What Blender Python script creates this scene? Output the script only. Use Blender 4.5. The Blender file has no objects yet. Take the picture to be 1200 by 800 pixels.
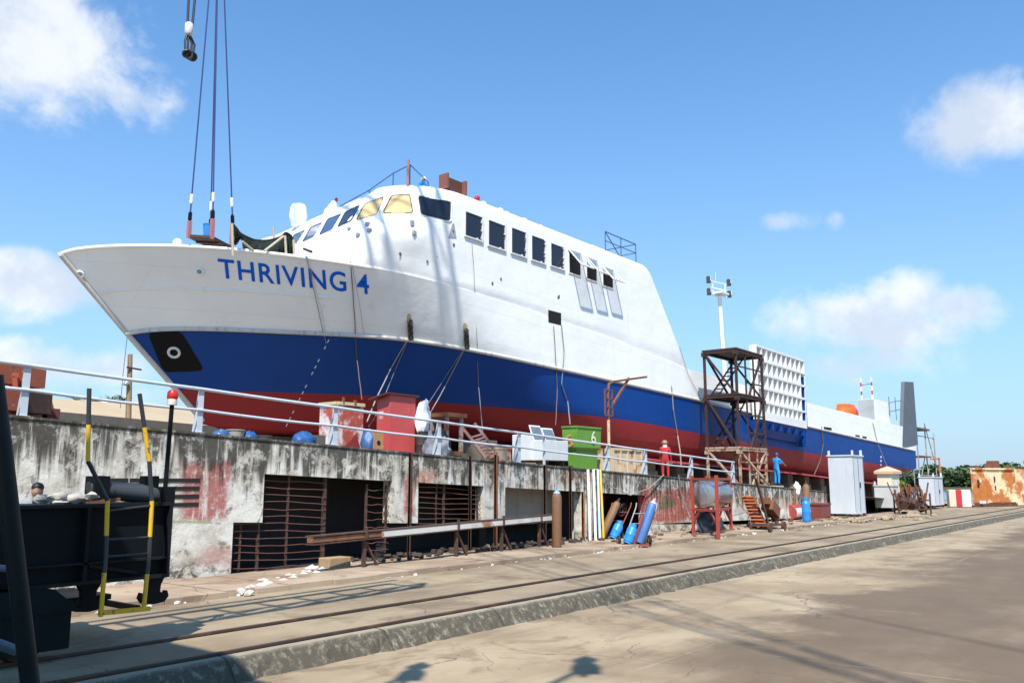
import bpy, bmesh, math, random
from mathutils import Vector, Matrix
from mathutils.bvhtree import BVHTree
random.seed(7)
SC = bpy.context.scene
COL = SC.collection
R_ = math.radians

# ------------------------------------------------------------------ camera model
FPX, HZ, VPX, CH = 1000.0, 563.0, 1400.0, 2.4
PT = math.atan((HZ-400)/FPX)
AZ = math.atan((VPX-600)*math.cos(PT)/FPX)
CF = Vector((math.cos(AZ)*math.cos(PT), math.sin(AZ)*math.cos(PT), math.sin(PT)))
CR = Vector((math.sin(AZ), -math.cos(AZ), 0))
CU = CR.cross(CF)
CC = Vector((0, 0, CH))
def ray(x, y): return CF + CR*((x-600)/FPX) - CU*((y-400)/FPX)
def at(x, y, Y=None, Z=None, X=None):
    d = ray(x, y)
    if Y is not None: k = Y/d.y
    elif Z is not None: k = (Z-CH)/d.z
    else: k = X/d.x
    return CC + d*k
cam = bpy.data.cameras.new('camera'); cam.sensor_width = 36; cam.lens = 36*FPX/1200
cam.clip_end = 6000; cam.clip_start = .05
co = bpy.data.objects.new('camera', cam); COL.objects.link(co)
co.matrix_world = Matrix((CR, CU, -CF)).transposed().to_4x4(); co.location = CC
SC.camera = co

# ------------------------------------------------------------------ node materials
def nt_new(name):
    m = bpy.data.materials.new(name); m.use_nodes = True
    n = m.node_tree; n.nodes.clear()
    out = n.nodes.new('ShaderNodeOutputMaterial'); b = n.nodes.new('ShaderNodeBsdfPrincipled')
    n.links.new(b.outputs[0], out.inputs[0])
    return m, n, b
class G:
    """small helper round one node tree"""
    def __init__(s, tree): s.t = tree; s._co = None
    def N(s, typ, **kw):
        n = s.t.nodes.new(typ)
        for k, v in kw.items(): setattr(n, k, v)
        return n
    def L(s, a, b): s.t.links.new(a, b)
    def put(s, sock, v):
        if isinstance(v, (int, float)): sock.default_value = v
        elif isinstance(v, (tuple, list)):
            sock.default_value = tuple(v) if len(v) == len(sock.default_value) else (*v, 1)
        else: s.L(v, sock)
    def co(s):
        if s._co is None: s._co = s.N('ShaderNodeTexCoord').outputs['Object']
        return s._co
    def sep(s):
        n = s.N('ShaderNodeSeparateXYZ'); s.L(s.co(), n.inputs[0]); return n.outputs
    def scale(s, v, sc, loc=(0,0,0), rot=(0,0,0)):
        n = s.N('ShaderNodeMapping'); s.L(v, n.inputs['Vector'])
        n.inputs['Scale'].default_value = sc; n.inputs['Location'].default_value = loc; n.inputs['Rotation'].default_value = rot
        return n.outputs[0]
    def noise(s, sc=1., det=4, rough=.55, dist=0, vec=None):
        n = s.N('ShaderNodeTexNoise'); s.L(vec if vec is not None else s.co(), n.inputs['Vector'])
        n.inputs['Scale'].default_value = sc; n.inputs['Detail'].default_value = det
        n.inputs['Roughness'].default_value = rough; n.inputs['Distortion'].default_value = dist
        return n.outputs['Fac']
    def m(s, op, a, b=0., c=0., clamp=False):
        n = s.N('ShaderNodeMath', operation=op); n.use_clamp = clamp
        s.put(n.inputs[0], a); s.put(n.inputs[1], b); s.put(n.inputs[2], c)
        return n.outputs[0]
    def ss(s, v, lo, hi):
        n = s.N('ShaderNodeMapRange', interpolation_type='SMOOTHSTEP'); s.put(n.inputs[0], v)
        n.inputs[1].default_value = lo; n.inputs[2].default_value = hi
        return n.outputs[0]
    def mix(s, f, a, b, mode='MIX'):
        n = s.N('ShaderNodeMix', data_type='RGBA', blend_type=mode)
        s.put(n.inputs[0], f); s.put(n.inputs[6], a); s.put(n.inputs[7], b)
        return n.outputs[2]
    def bump(s, h, strength=.3, dist=.02):
        n = s.N('ShaderNodeBump'); s.put(n.inputs['Height'], h)
        n.inputs['Strength'].default_value = strength; n.inputs['Distance'].default_value = dist
        return n.outputs[0]
    def box(s, x0, x1, z0, z1, soft=.1, wob=.25, nsc=2.2):
        """patch mask in the X-Z plane of a wall, with a ragged edge"""
        X, _, Z = s.sep(); nz = s.m('MULTIPLY', s.m('SUBTRACT', s.noise(nsc, 6, .7), .5), wob*2)
        dx = s.m('SUBTRACT', s.m('ABSOLUTE', s.m('SUBTRACT', X, (x0+x1)/2)), (x1-x0)/2)
        dz = s.m('SUBTRACT', s.m('ABSOLUTE', s.m('SUBTRACT', Z, (z0+z1)/2)), (z1-z0)/2)
        return s.ss(s.m('ADD', s.m('MAXIMUM', dx, dz), nz), soft, -soft)

MC = {}
def M(name, col, rough=.6, metal=0., var=.12, vs=3., rust=0., rustcol=(.19,.065,.025), rs=2.5, streak=0., scol=(.06,.045,.03),
      bump=.15, bs=25., coat=0., chips=None, spec=.5):
    """painted or bare material with tone variation, rust patches, run-off streaks and a little relief"""
    if name in MC: return MC[name]
    m, t, b = nt_new(name); g = G(t)
    v = g.m('MULTIPLY_ADD', g.noise(vs, 5, .6), var*2, 1-var)
    c = g.mix(1., (*col, 1), (1,1,1,1), 'MULTIPLY')
    cc = g.N('ShaderNodeVectorMath', operation='SCALE'); g.L(c, cc.inputs[0]); g.L(v, cc.inputs['Scale']); c = cc.outputs[0]
    r = rough
    if streak:
        sv = g.scale(g.co(), (5, 5, .35)); sm = g.ss(g.noise(1.2, 5, .65, vec=sv), .62-.2*streak, .78)
        c = g.mix(g.m('MULTIPLY', sm, min(1, streak)), c, scol)
    if chips:
        c = g.mix(g.ss(g.noise(rs*1.7, 8, .7), .6, .66), c, chips)
    if rust:
        th = .72-.42*rust
        rm = g.ss(g.noise(rs, 8, .68, .3), th-.03, th+.07)
        rc = g.mix(g.noise(rs*5, 5, .7), tuple(x*.55 for x in rustcol), tuple(min(1, x*1.7) for x in rustcol))
        c = g.mix(rm, c, rc)
        r = g.m('MULTIPLY_ADD', rm, .9-rough, rough)
        if metal: g.put(b.inputs['Metallic'], g.m('MULTIPLY_ADD', rm, -metal, metal))
    elif metal: b.inputs['Metallic'].default_value = metal
    g.put(b.inputs['Base Color'], c); g.put(b.inputs['Roughness'], r)
    if coat: b.inputs['Coat Weight'].default_value = coat
    b.inputs['Specular IOR Level'].default_value = spec
    if bump: g.L(g.bump(g.noise(bs, 4, .6), bump, .01), b.inputs['Normal'])
    MC[name] = m
    return m

# ------------------------------------------------------------------ object helpers
def tag(o, label=None, cat=None, group=None, kind=None):
    if label: o['label'] = label
    if cat: o['category'] = cat
    if group: o['group'] = group
    if kind: o['kind'] = kind
    return o
def thing(name, label, cat, loc=(0,0,0), group=None):
    o = bpy.data.objects.new(name, None); COL.objects.link(o); o.location = loc
    o.empty_display_size = .3
    return tag(o, label, cat, group)
class MB:
    def __init__(s): s.v = []; s.f = []; s.mi = []; s.cur = 0; s.ch = []
    def add(s, vs, fs):
        n = len(s.v); s.ch.append((n, len(s.f))); s.v += [Vector(v) for v in vs]; s.f += [tuple(i+n for i in f) for f in fs]; s.mi += [s.cur]*len(fs); return s
    def box(s, c, d, rot=None, taper=1., skew=(0,0)):
        hx, hy, hz = d[0]/2, d[1]/2, d[2]/2; vs = []
        for z in (-1, 1):
            k = taper if z > 0 else 1
            for x, y in ((-1,-1),(1,-1),(1,1),(-1,1)):
                vs.append(Vector((x*hx*k+(skew[0] if z > 0 else 0), y*hy*k+(skew[1] if z > 0 else 0), z*hz)))
        if rot is not None: vs = [rot @ v for v in vs]
        c = Vector(c)
        return s.add([v+c for v in vs], [(0,3,2,1),(4,5,6,7),(0,1,5,4),(1,2,6,5),(2,3,7,6),(3,0,4,7)])
    def bb(s, a, b):
        return s.box([(a[i]+b[i])/2 for i in range(3)], [abs(a[i]-b[i]) for i in range(3)])
    def bar(s, p, q, w, h=None, up=(0,0,1)):
        """square bar from p to q"""
        p, q = Vector(p), Vector(q); h = h or w; d = (q-p); L = d.length; d.normalize()
        u = Vector(up)
        if abs(d.dot(u)) > .98: u = Vector((1,0,0))
        a = d.cross(u).normalized(); b = a.cross(d)
        vs = [p+a*(sx*w/2)+b*(sy*h/2)+d*k for k in (0, L) for sx, sy in ((-1,-1),(1,-1),(1,1),(-1,1))]
        return s.add(vs, [(0,1,2,3),(7,6,5,4),(0,4,5,1),(1,5,6,2),(2,6,7,3),(3,7,4,0)])
    def tube(s, pts, r, n=8, cap=True):
        pts = [Vector(p) for p in pts]; rs = r if isinstance(r, (list, tuple)) else [r]*len(pts); base = len(s.v); vs = []
        a = None
        for i, p in enumerate(pts):
            d = (pts[min(i+1, len(pts)-1)]-pts[max(i-1, 0)]).normalized()
            if a is None:
                a = d.cross(Vector((0,0,1)) if abs(d.z) < .95 else Vector((1,0,0))).normalized()
            a = (a-d*a.dot(d)).normalized(); b = d.cross(a)
            vs += [p+(a*math.cos(2*math.pi*k/n)+b*math.sin(2*math.pi*k/n))*rs[i] for k in range(n)]
        fs = [(i*n+k, i*n+(k+1)%n, (i+1)*n+(k+1)%n, (i+1)*n+k) for i in range(len(pts)-1) for k in range(n)]
        if cap: fs += [tuple(range(n))[::-1], tuple(range((len(pts)-1)*n, len(pts)*n))]
        return s.add(vs, fs)
    def lathe(s, prof, org=(0,0,0), axis=(0,0,1), n=16):
        ax = Vector(axis).normalized(); a = ax.cross(Vector((0,0,1)) if abs(ax.z) < .9 else Vector((1,0,0))).normalized(); b = ax.cross(a)
        org = Vector(org)
        vs = [org+ax*h+(a*math.cos(2*math.pi*k/n)+b*math.sin(2*math.pi*k/n))*max(r, 1e-4) for r, h in prof for k in range(n)]
        fs = [(i*n+k, i*n+(k+1)%n, (i+1)*n+(k+1)%n, (i+1)*n+k) for i in range(len(prof)-1) for k in range(n)]
        fs += [tuple(range(n))[::-1], tuple(range((len(prof)-1)*n, len(prof)*n))]
        return s.add(vs, fs)
    def prism(s, poly, d):
        """poly: list of 3D points, extruded by vector d"""
        n = len(poly); d = Vector(d); p = [Vector(v) for v in poly]
        return s.add(p+[v+d for v in p], [tuple(range(n))[::-1], tuple(range(n, 2*n))]+[(i, (i+1) % n, n+(i+1) % n, n+i) for i in range(n)])
    def quad(s, a, b, c, d): return s.add([a,b,c,d], [(0,1,2,3)])
    def blob(s, c, r, seed=0, amp=.25, sub=2):
        bm = bmesh.new(); bmesh.ops.create_icosphere(bm, subdivisions=sub, radius=1)
        from mathutils import noise
        rr = r if isinstance(r, (tuple, list)) else (r, r, r); c = Vector(c)
        vs = []
        for v in bm.verts:
            k = 1+amp*(noise.noise(v.co*1.7+Vector((seed*3.1, seed*1.7, 0)))*1.6+noise.noise(v.co*4.6+Vector((seed, 0, 0)))*.9)
            vs.append(c+Vector((v.co.x*rr[0], v.co.y*rr[1], v.co.z*rr[2]))*k)
        fs = [tuple(v.index for v in f.verts) for f in bm.faces]; bm.free()
        return s.add(vs, fs)
    def pieces(s, name, mats, parent=None, smooth=None, bevel=0):
        """every added shape as a part of its own"""
        ends = s.ch[1:]+[(len(s.v), len(s.f))]; last = None
        for (v0, f0), (v1, f1) in zip(s.ch, ends):
            b = MB(); b.v = s.v[v0:v1]; b.f = [tuple(i-v0 for i in f) for f in s.f[f0:f1]]; b.mi = s.mi[f0:f1]
            last = b.build(name, mats, parent, smooth, bevel)
        return last
    def build(s, name, mats, parent=None, smooth=None, bevel=0):
        me = bpy.data.meshes.new(name); me.from_pydata([tuple(v) for v in s.v], [], s.f)
        mats = mats if isinstance(mats, (list, tuple)) else [mats]
        for m in mats: me.materials.append(m)
        for p, k in zip(me.polygons, s.mi): p.material_index = k
        bm = bmesh.new(); bm.from_mesh(me)
        bmesh.ops.recalc_face_normals(bm, faces=bm.faces)
        if smooth is not None:
            for f in bm.faces: f.smooth = True
            for e in bm.edges:
                if len(e.link_faces) == 2 and e.calc_face_angle(0) > R_(smooth): e.smooth = False
        bm.to_mesh(me); bm.free()
        o = bpy.data.objects.new(name, me); COL.objects.link(o)
        if bevel:
            md = o.modifiers.new('bevel', 'BEVEL'); md.width = bevel; md.segments = 2; md.limit_method = 'ANGLE'
        if parent is not None: adopt(o, parent)
        return o
def adopt(o, parent):
    o.parent = parent
    o.matrix_parent_inverse = wm(parent).inverted()
def wm(o):
    m = Matrix.LocRotScale(o.location, o.rotation_euler, o.scale)
    return m if o.parent is None else wm(o.parent) @ o.matrix_parent_inverse @ m
def copy_tree(o, parent=None):
    c = o.copy(); COL.objects.link(c)
    if parent is not None: c.parent = parent
    for ch in list(o.children):
        copy_tree(ch, c)
    return c
def struct(mb, name, mat, smooth=None): return tag(mb.build(name, mat, None, smooth), kind='structure')
def ytop(X): return 3.99-.0405*X          # top of the quay wall and the yard behind it
def yard(X): return ytop(X)-.04

# ------------------------------------------------------------------ render, sun, sky
SC.render.engine = 'CYCLES'
SC.view_settings.view_transform = 'Standard'; SC.view_settings.look = 'None'; SC.view_settings.exposure = EXPOSURE = .58
SC.view_settings.gamma = 1
SC.cycles.use_denoising = True
SC.cycles.max_bounces = 6; SC.cycles.diffuse_bounces = 3; SC.cycles.caustics_reflective = False; SC.cycles.caustics_refractive = False
SUN = Vector((-1.5, -1.12, 2.7)).normalized()
sl = bpy.data.lights.new('sun', 'SUN'); sl.energy = 4.6; sl.angle = R_(.53); sl.color = (1, .95, .86)
so = bpy.data.objects.new('sun', sl); COL.objects.link(so); so.rotation_euler = SUN.to_track_quat('Z', 'Y').to_euler(); so.location = (0, 0, 60)
w = bpy.data.worlds.new('World'); SC.world = w; w.use_nodes = True
g = G(w.node_tree); w.node_tree.nodes.clear()
wo = g.N('ShaderNodeOutputWorld'); bg = g.N('ShaderNodeBackground'); g.L(bg.outputs[0], wo.inputs[0])
sky = g.N('ShaderNodeTexSky', sky_type='NISHITA'); sky.sun_disc = False
sky.sun_elevation = math.asin(SUN.z); sky.sun_rotation = math.atan2(SUN.x, SUN.y)
sky.air_density = 1.0; sky.dust_density = .6; sky.ozone_density = 2.0; sky.altitude = 0
wd = g.N('ShaderNodeTexCoord').outputs['Generated']
g._co = wd
n1 = g.noise(6.5, 12, .6, .35, vec=wd); n2 = g.noise(21, 9, .65, .3, vec=wd)
nz = g.m('ADD', g.m('MULTIPLY', n1, .72), g.m('MULTIPLY', n2, .28))
def dot(v, c):
    n = g.N('ShaderNodeVectorMath', operation='DOT_PRODUCT'); g.L(v, n.inputs[0]); n.inputs[1].default_value = c; return n.outputs['Value']
dens = None
CLOUDS = [(45,55,150,105,1.2),(125,105,85,75,.85),(20,120,120,60,.6),(1150,145,82,58,1.0),(1105,150,45,50,.65),(1190,120,50,50,.7),(1010,372,140,44,.95),(1050,345,60,42,.9),(1120,362,60,34,.9),(950,365,70,28,.75),
          (930,258,42,18,.62),(978,258,17,16,.55),(30,335,100,45,.95),(90,430,170,36,.85),(30,425,70,36,.8),(200,465,150,30,.6),(1020,420,180,60,.42),(1180,480,160,80,.25)]
for x, y, a, b, k in CLOUDS:
    c = ray(x, y).normalized(); e1 = (ray(x+1, y)-ray(x, y)); sc_ = e1.length/ray(x, y).length
    e1 = (e1-c*e1.dot(c)).normalized(); e2 = c.cross(e1).normalized()
    dc = g.m('MAXIMUM', dot(wd, c), .05)
    u = g.m('DIVIDE', dot(wd, e1), g.m('MULTIPLY', dc, a*sc_)); v = g.m('DIVIDE', dot(wd, e2), g.m('MULTIPLY', dc, b*sc_))
    r2 = g.m('ADD', g.m('MULTIPLY', u, u), g.m('MULTIPLY', v, v))
    gs = g.m('MULTIPLY', g.m('POWER', 2.718, g.m('MULTIPLY', r2, -1.1)), k)
    dens = gs if dens is None else g.m('MAXIMUM', dens, gs)
cm = g.ss(g.m('ADD', dens, g.m('MULTIPLY', g.m('MULTIPLY', g.m('SUBTRACT', nz, .5), 2.8), g.ss(dens, .06, .42))), .30, .95)
shade = g.ss(g.m('ADD', g.noise(9, 7, .6, vec=wd), g.m('MULTIPLY', g.m('SUBTRACT', cm, .6), -.12)), .38, .6)
ccol = g.mix(shade, (4.2, 4.6, 5.25), (5.9, 6.0, 6.15))
# thin haze of moist air towards the horizon
sz = g.N('ShaderNodeSeparateXYZ'); g.L(wd, sz.inputs[0])
hz = g.m('POWER', g.m('SUBTRACT', 1., g.m('MAXIMUM', sz.outputs[2], 0.), clamp=True), 3.6)
tint = g.mix(1., sky.outputs[0], (.62, 1.09, 1.36), 'MULTIPLY')
skyc = g.mix(g.m('MULTIPLY', hz, .9), tint, (3.05, 3.72, 4.75))
g.L(g.mix(g.m('MULTIPLY', cm, .86), skyc, ccol), bg.inputs[0]); bg.inputs[1].default_value = .118

# ------------------------------------------------------------------ ground
def concrete(name, lo, hi, stain, lane=False, grit=.25):
    m, t, b = nt_new(name); g = G(t); X, Y, Z = g.sep()
    n = g.noise(.35, 8, .62); c = g.mix(g.ss(n, .3, .7), lo, hi)
    streakv = g.scale(g.co(), (.12, .9, 1)); c = g.mix(g.m('MULTIPLY', g.ss(g.noise(1.6, 7, .65, vec=streakv), .5, .72), .5), c, stain)
    c = g.mix(g.m('MULTIPLY', g.ss(g.noise(1.3, 8, .7), .55, .75), .45), c, tuple(x*1.25 for x in hi))
    if lane:
        wob = g.m('MULTIPLY', g.m('SUBTRACT', g.noise(.45, 8, .62), .5), 5.5)
        mk = g.ss(g.m('ADD', g.m('MULTIPLY_ADD', X, -.03, Y), wob), 7.0, 5.3)
        wet = g.mix(g.noise(.8, 6, .65), (.085,.055,.034), (.18,.125,.076))
        c = g.mix(g.m('MULTIPLY', g.m('MULTIPLY', mk, .95), g.ss(g.noise(.22, 6, .6, vec=g.scale(g.co(), (.5,1,1))), .22, .5)), c, wet)
        # pour joints and cracks
        def line(v, per, wd):
            f = g.m('ABSOLUTE', g.m('SUBTRACT', g.m('FRACT', g.m('DIVIDE', v, per)), .5)); return g.ss(f, wd*2, wd)
        wv = g.m('MULTIPLY', g.m('SUBTRACT', g.noise(2., 4), .5), .12)
        jl = g.m('MAXIMUM', line(g.m('ADD', g.m('ADD', X, wv), 1.5), 6.0, .0025), line(g.m('ADD', g.m('ADD', Y, wv), .9), 5.0, .0035))
        c = g.mix(g.m('MULTIPLY', jl, g.m('MULTIPLY', g.ss(g.noise(1.1), .45, .62), .55)), c, (.33,.28,.22))
    vo = g.N('ShaderNodeTexVoronoi', feature='DISTANCE_TO_EDGE'); wv3 = g.N('ShaderNodeVectorMath', operation='ADD'); g.L(g.co(), wv3.inputs[0])
    nv = g.N('ShaderNodeTexNoise'); g.L(g.co(), nv.inputs['Vector']); nv.inputs['Scale'].default_value = .9; nv.inputs['Detail'].default_value = 6; g.L(nv.outputs['Color'], wv3.inputs[1])
    g.L(wv3.outputs[0], vo.inputs['Vector']); vo.inputs['Scale'].default_value = .33
    crk = g.m('MULTIPLY', g.ss(vo.outputs['Distance'], .006, .002), g.ss(g.noise(.28, 3), .48, .6))
    c = g.mix(g.m('MULTIPLY', crk, .75), c, tuple(x*.3 for x in lo))
    pch = g.m('MULTIPLY', g.ss(g.noise(.55, 9, .7, .6), .52, .62), .55); c = g.mix(pch, c, stain)
    c = g.mix(g.m('MULTIPLY', g.ss(g.noise(70, 3, .6), .6, .8), .5), c, tuple(x*.45 for x in lo))
    sp = g.N('ShaderNodeTexVoronoi'); g.L(g.co(), sp.inputs['Vector']); sp.inputs['Scale'].default_value = 3.3
    c = g.mix(g.m('MULTIPLY', g.ss(sp.outputs['Distance'], .10, .05), g.ss(g.noise(.9, 3), .5, .6)), c, tuple(x*.35 for x in lo))
    g.put(b.inputs['Base Color'], c); b.inputs['Roughness'].default_value = .85
    g.L(g.bump(g.m('ADD', g.noise(6, 8, .65), g.m('MULTIPLY', g.noise(60, 4, .6), .25)), grit, .05), b.inputs['Normal'])
    return m
m_apron = concrete('apron_concrete', (.25,.182,.112), (.385,.298,.192), (.14,.095,.054), lane=True)
m_track = concrete('track_concrete', (.20,.147,.093), (.335,.26,.168), (.125,.084,.05))
gm = MB(); gm.quad((-1500,-1500,-.3), (133,-1500,-.3), (133,1500,-.3), (-1500,1500,-.3)); struct(gm, 'ground', m_apron)
def strip(y0, y1, z, x0=-25, x1=131, n=1):
    b = MB(); b.bb((x0, y0, z-.3), (x1, y1, z)); return b
tb = MB()
for y0, y1, z in ((10.86,11.02,-.13), (11.02,12.42,0), (12.42,12.60,-.13), (12.60,19.0,0)): tb.bb((-25,y0,-.34), (131,y1,z))
struct(tb, 'track_bed', m_track)
# kerb, its outer face battered and black with grime, the edge worn uneven
km, kt, kb = nt_new('kerb_concrete'); g = G(kt); X, Y, Z = g.sep()
base = g.mix(g.noise(3, 7, .7), (.22,.18,.125), (.40,.34,.25))
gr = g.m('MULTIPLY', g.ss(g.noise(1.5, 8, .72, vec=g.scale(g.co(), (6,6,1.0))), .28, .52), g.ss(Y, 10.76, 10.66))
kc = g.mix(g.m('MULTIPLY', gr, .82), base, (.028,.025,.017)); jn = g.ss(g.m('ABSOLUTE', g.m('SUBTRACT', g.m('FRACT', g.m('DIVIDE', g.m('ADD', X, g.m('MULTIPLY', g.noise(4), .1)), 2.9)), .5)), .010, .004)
g.put(kb.inputs['Base Color'], g.mix(g.m('MULTIPLY', jn, .8), kc, (.03,.028,.022))); kb.inputs['Roughness'].default_value = .9
g.L(g.bump(g.noise(9, 8, .7), .7, .05), kb.inputs['Normal'])
kk = MB(); N_ = 640; prev = None
for i in range(N_+1):
    x = -25+156*i/N_; e = random.gauss(0, .012); f = random.gauss(0, .03)
    cur = [Vector((x, 10.43+f, -.305)), Vector((x, 10.58+e, -.12+random.gauss(0, .012))), Vector((x, 10.70+e*.7, -.01+random.gauss(0, .005))), Vector((x, 10.76, .004)), Vector((x, 10.86, .004)), Vector((x, 10.86, -.31))]
    kk.v += cur
    if i:
        b0 = (i-1)*6; kk.f += [(b0+j, b0+j+1, b0+6+j+1, b0+6+j) for j in range(5)]; kk.mi += [0]*5
struct(kk, 'kerb', km)
m_rail = M('rail_steel', (.085,.055,.04), .6, .2, rust=.45, rs=1.2, rustcol=(.12,.055,.03))
for y, lab in ((10.97, 'rusty crane rail in the groove right beside the grimy kerb'), (12.53, 'rusty crane rail running between the concrete strip and the wall ledge')):
    b = MB(); b.bb((-25, y-.012, -.13), (131, y+.012, .0)); b.bb((-25, y-.035, 0), (131, y+.035, .035)); b.bb((-25, y-.07, -.125), (131, y+.07, -.105))
    tag(b.build('crane_rail', m_rail), lab, 'rail', 'crane rails along the quay')
gb_ = MB()
for y in (10.862, 12.422): gb_.bb((-25, y, -.12), (131, y+.075, -.012)); gb_.bb((-25, y+.125, -.12), (131, y+.155, -.03))
struct(gb_, 'rail_groove', M('groove_dark', (.018,.013,.010), .8))  # near-black strips filling the grooves along the rails
# ledge at the foot of the wall
lm = concrete('ledge_tiles', (.26,.19,.13), (.42,.32,.23), (.16,.08,.05))
lb = MB(); x = -20.
while x < 62:
    L = random.uniform(.7, 1.5); lb.bb((x, 16.05+random.gauss(0, .05), -.02), (x+L-.015, 19.02, .12+random.gauss(0, .012))); x += L
struct(lb, 'ledge', lm)
yb = MB(); nxt = [(-220, 3.95), (0, 3.95), (97, yard(97)), (100, -.32)]
for (xa, za), (xb, zb) in zip(nxt, nxt[1:]): yb.quad((xa, 19.3, za), (xb, 19.3, zb), (xb, 260, zb), (xa, 260, za))
struct(yb, 'yard', concrete('yard_concrete', (.26,.22,.17), (.38,.33,.27), (.1,.07,.05)))
wmtl, wt_, wb_ = nt_new('sea_water'); g = G(wt_); wb_.inputs['Base Color'].default_value = (.16,.22,.26,1); wb_.inputs['Roughness'].default_value = .22
g.L(g.bump(g.noise(1.2, 5, .6, vec=g.scale(g.co(), (1,.35,1))), .5, .25), wb_.inputs['Normal'])
wq = MB(); wq.quad((133,-2500,-2.2), (3000,-2500,-2.2), (3000,2500,-2.2), (133,2500,-2.2)); struct(wq, 'water', wmtl)
fb = MB(); fb.bb((430,-600,-6), (900,1200,-.6)); struct(fb, 'far_bank', M('bank_earth', (.09,.10,.05), .9))
qd = MB(); qd.bb((132.9,-1500,-6), (133.6,1500,-.25)); struct(qd, 'shore_edge', M('shore_stone', (.2,.18,.15), .9))

# ------------------------------------------------------------------ quay wall
wm_, wt, wb = nt_new('old_wall_concrete'); g = G(wt); X, Y, Z = g.sep()
top = g.m('SUBTRACT', g.m('MULTIPLY_ADD', X, -.0405, 3.99), Z)        # metres below the wall top
c = g.mix(g.ss(g.noise(1.1, 8, .65), .35, .65), (.50,.46,.38), (.76,.73,.65))
c = g.mix(g.m('MULTIPLY', g.ss(g.noise(.7, 6, .6), .5, .62), .55), c, (.36,.28,.19))
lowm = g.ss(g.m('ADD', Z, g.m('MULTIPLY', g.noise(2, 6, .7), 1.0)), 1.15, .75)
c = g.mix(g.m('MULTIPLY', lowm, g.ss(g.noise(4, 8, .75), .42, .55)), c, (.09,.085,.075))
def patch(c, x0, x1, z0, z1, col, k=.9, wob=.3, nsc=2.2):
    mk = g.m('MULTIPLY', g.box(x0, x1, z0, z1, .12, wob, nsc), g.ss(g.noise(7, 8, .75), .30, .52))
    mk = g.m('MULTIPLY', mk, g.ss(g.noise(1.6, 6, .65, vec=g.scale(g.co(), (3.5,3.5,.5))), .28, .5))
    return g.mix(g.m('MULTIPLY', mk, k), c, col)
pk = (.40,.15,.13)
# bare plaster, paint and mould, put on in layers as they weathered
c = g.mix(g.m('MULTIPLY', g.ss(g.noise(.9, 8, .7, .4), .50, .60), .8), c, (.74,.72,.66))
c = g.mix(g.m('MULTIPLY', g.ss(g.noise(2.6, 9, .72, .5), .55, .63), .75), c, (.15,.135,.115))
c = patch(c, 11.35, 12.6, 1.45, 2.85, pk, 1.1, .3, 1.4)
c = patch(c, 11.9, 12.9, .35, .8, (.5,.25,.22), .6, .4)
c = patch(c, 18.75, 19.2, 1.4, 2.5, (.40,.11,.085), 1., .25, 2)
c = patch(c, 19.3, 20.0, 2.2, 2.75, (.48,.2,.13), .8, .4)
c = patch(c, 27.2, 29.6, 2.35, 2.7, (.5,.24,.17), .7, .4)
c = patch(c, 33.2, 37.9, .55, 2.05, (.38,.085,.065), 1.05, .6, .9)
c = patch(c, 34.6, 36.4, 1.15, 1.6, (.13,.12,.06), 1., .5, 1.2)
c = patch(c, 38.5, 42.5, 1.15, 1.9, (.45,.22,.14), .7, .6)
c = patch(c, 43, 60, .7, 1.6, (.45,.3,.19), .6, .7)
gl = g.ss(g.m('ABSOLUTE', g.m('SUBTRACT', Z, g.m('MULTIPLY_ADD', X, -.06, 2.12))), .04, .015)
c = g.mix(g.m('MULTIPLY', g.m('MULTIPLY', gl, g.m('MULTIPLY', g.m('GREATER_THAN', X, 9.4), g.m('LESS_THAN', X, 12.2))), .7), c, (.22,.36,.15))
sv = g.scale(g.co(), (3.0, 3.0, .2))
st = g.noise(1.5, 6, .68, vec=sv); st2 = g.noise(.55, 3, .5, vec=g.scale(g.co(), (1,1,.15)))
reach = g.m('MULTIPLY_ADD', g.noise(1.2, 4, .6, vec=g.scale(g.co(), (2.5,2.5,.05))), 4.8, -1.35)
sm = g.m('MULTIPLY', g.m('MULTIPLY', g.ss(st, .37, .50), g.ss(g.noise(2.4, 8, .75), .36, .52)), g.ss(g.m('SUBTRACT', reach, top), -.15, .55))
sm = g.m('MAXIMUM', sm, g.m('MULTIPLY', g.ss(g.noise(1.6, 7, .7, vec=g.scale(g.co(), (2.5,2.5,1))), .47, .6), g.ss(top, .75, .05)))
c = g.mix(g.m('MULTIPLY', sm, .93), c, (.035,.03,.022))
c = g.mix(g.m('MULTIPLY', g.ss(top, .14, .0), .7), c, (.06,.05,.035))
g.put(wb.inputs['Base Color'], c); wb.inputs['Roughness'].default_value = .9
g.L(g.bump(g.m('ADD', g.noise(5, 9, .7), g.m('MULTIPLY', g.noise(30, 6, .7), .4)), .55, .05), wb.inputs['Normal'])

def WX(x, y): return at(x, y, Y=19).x
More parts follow.
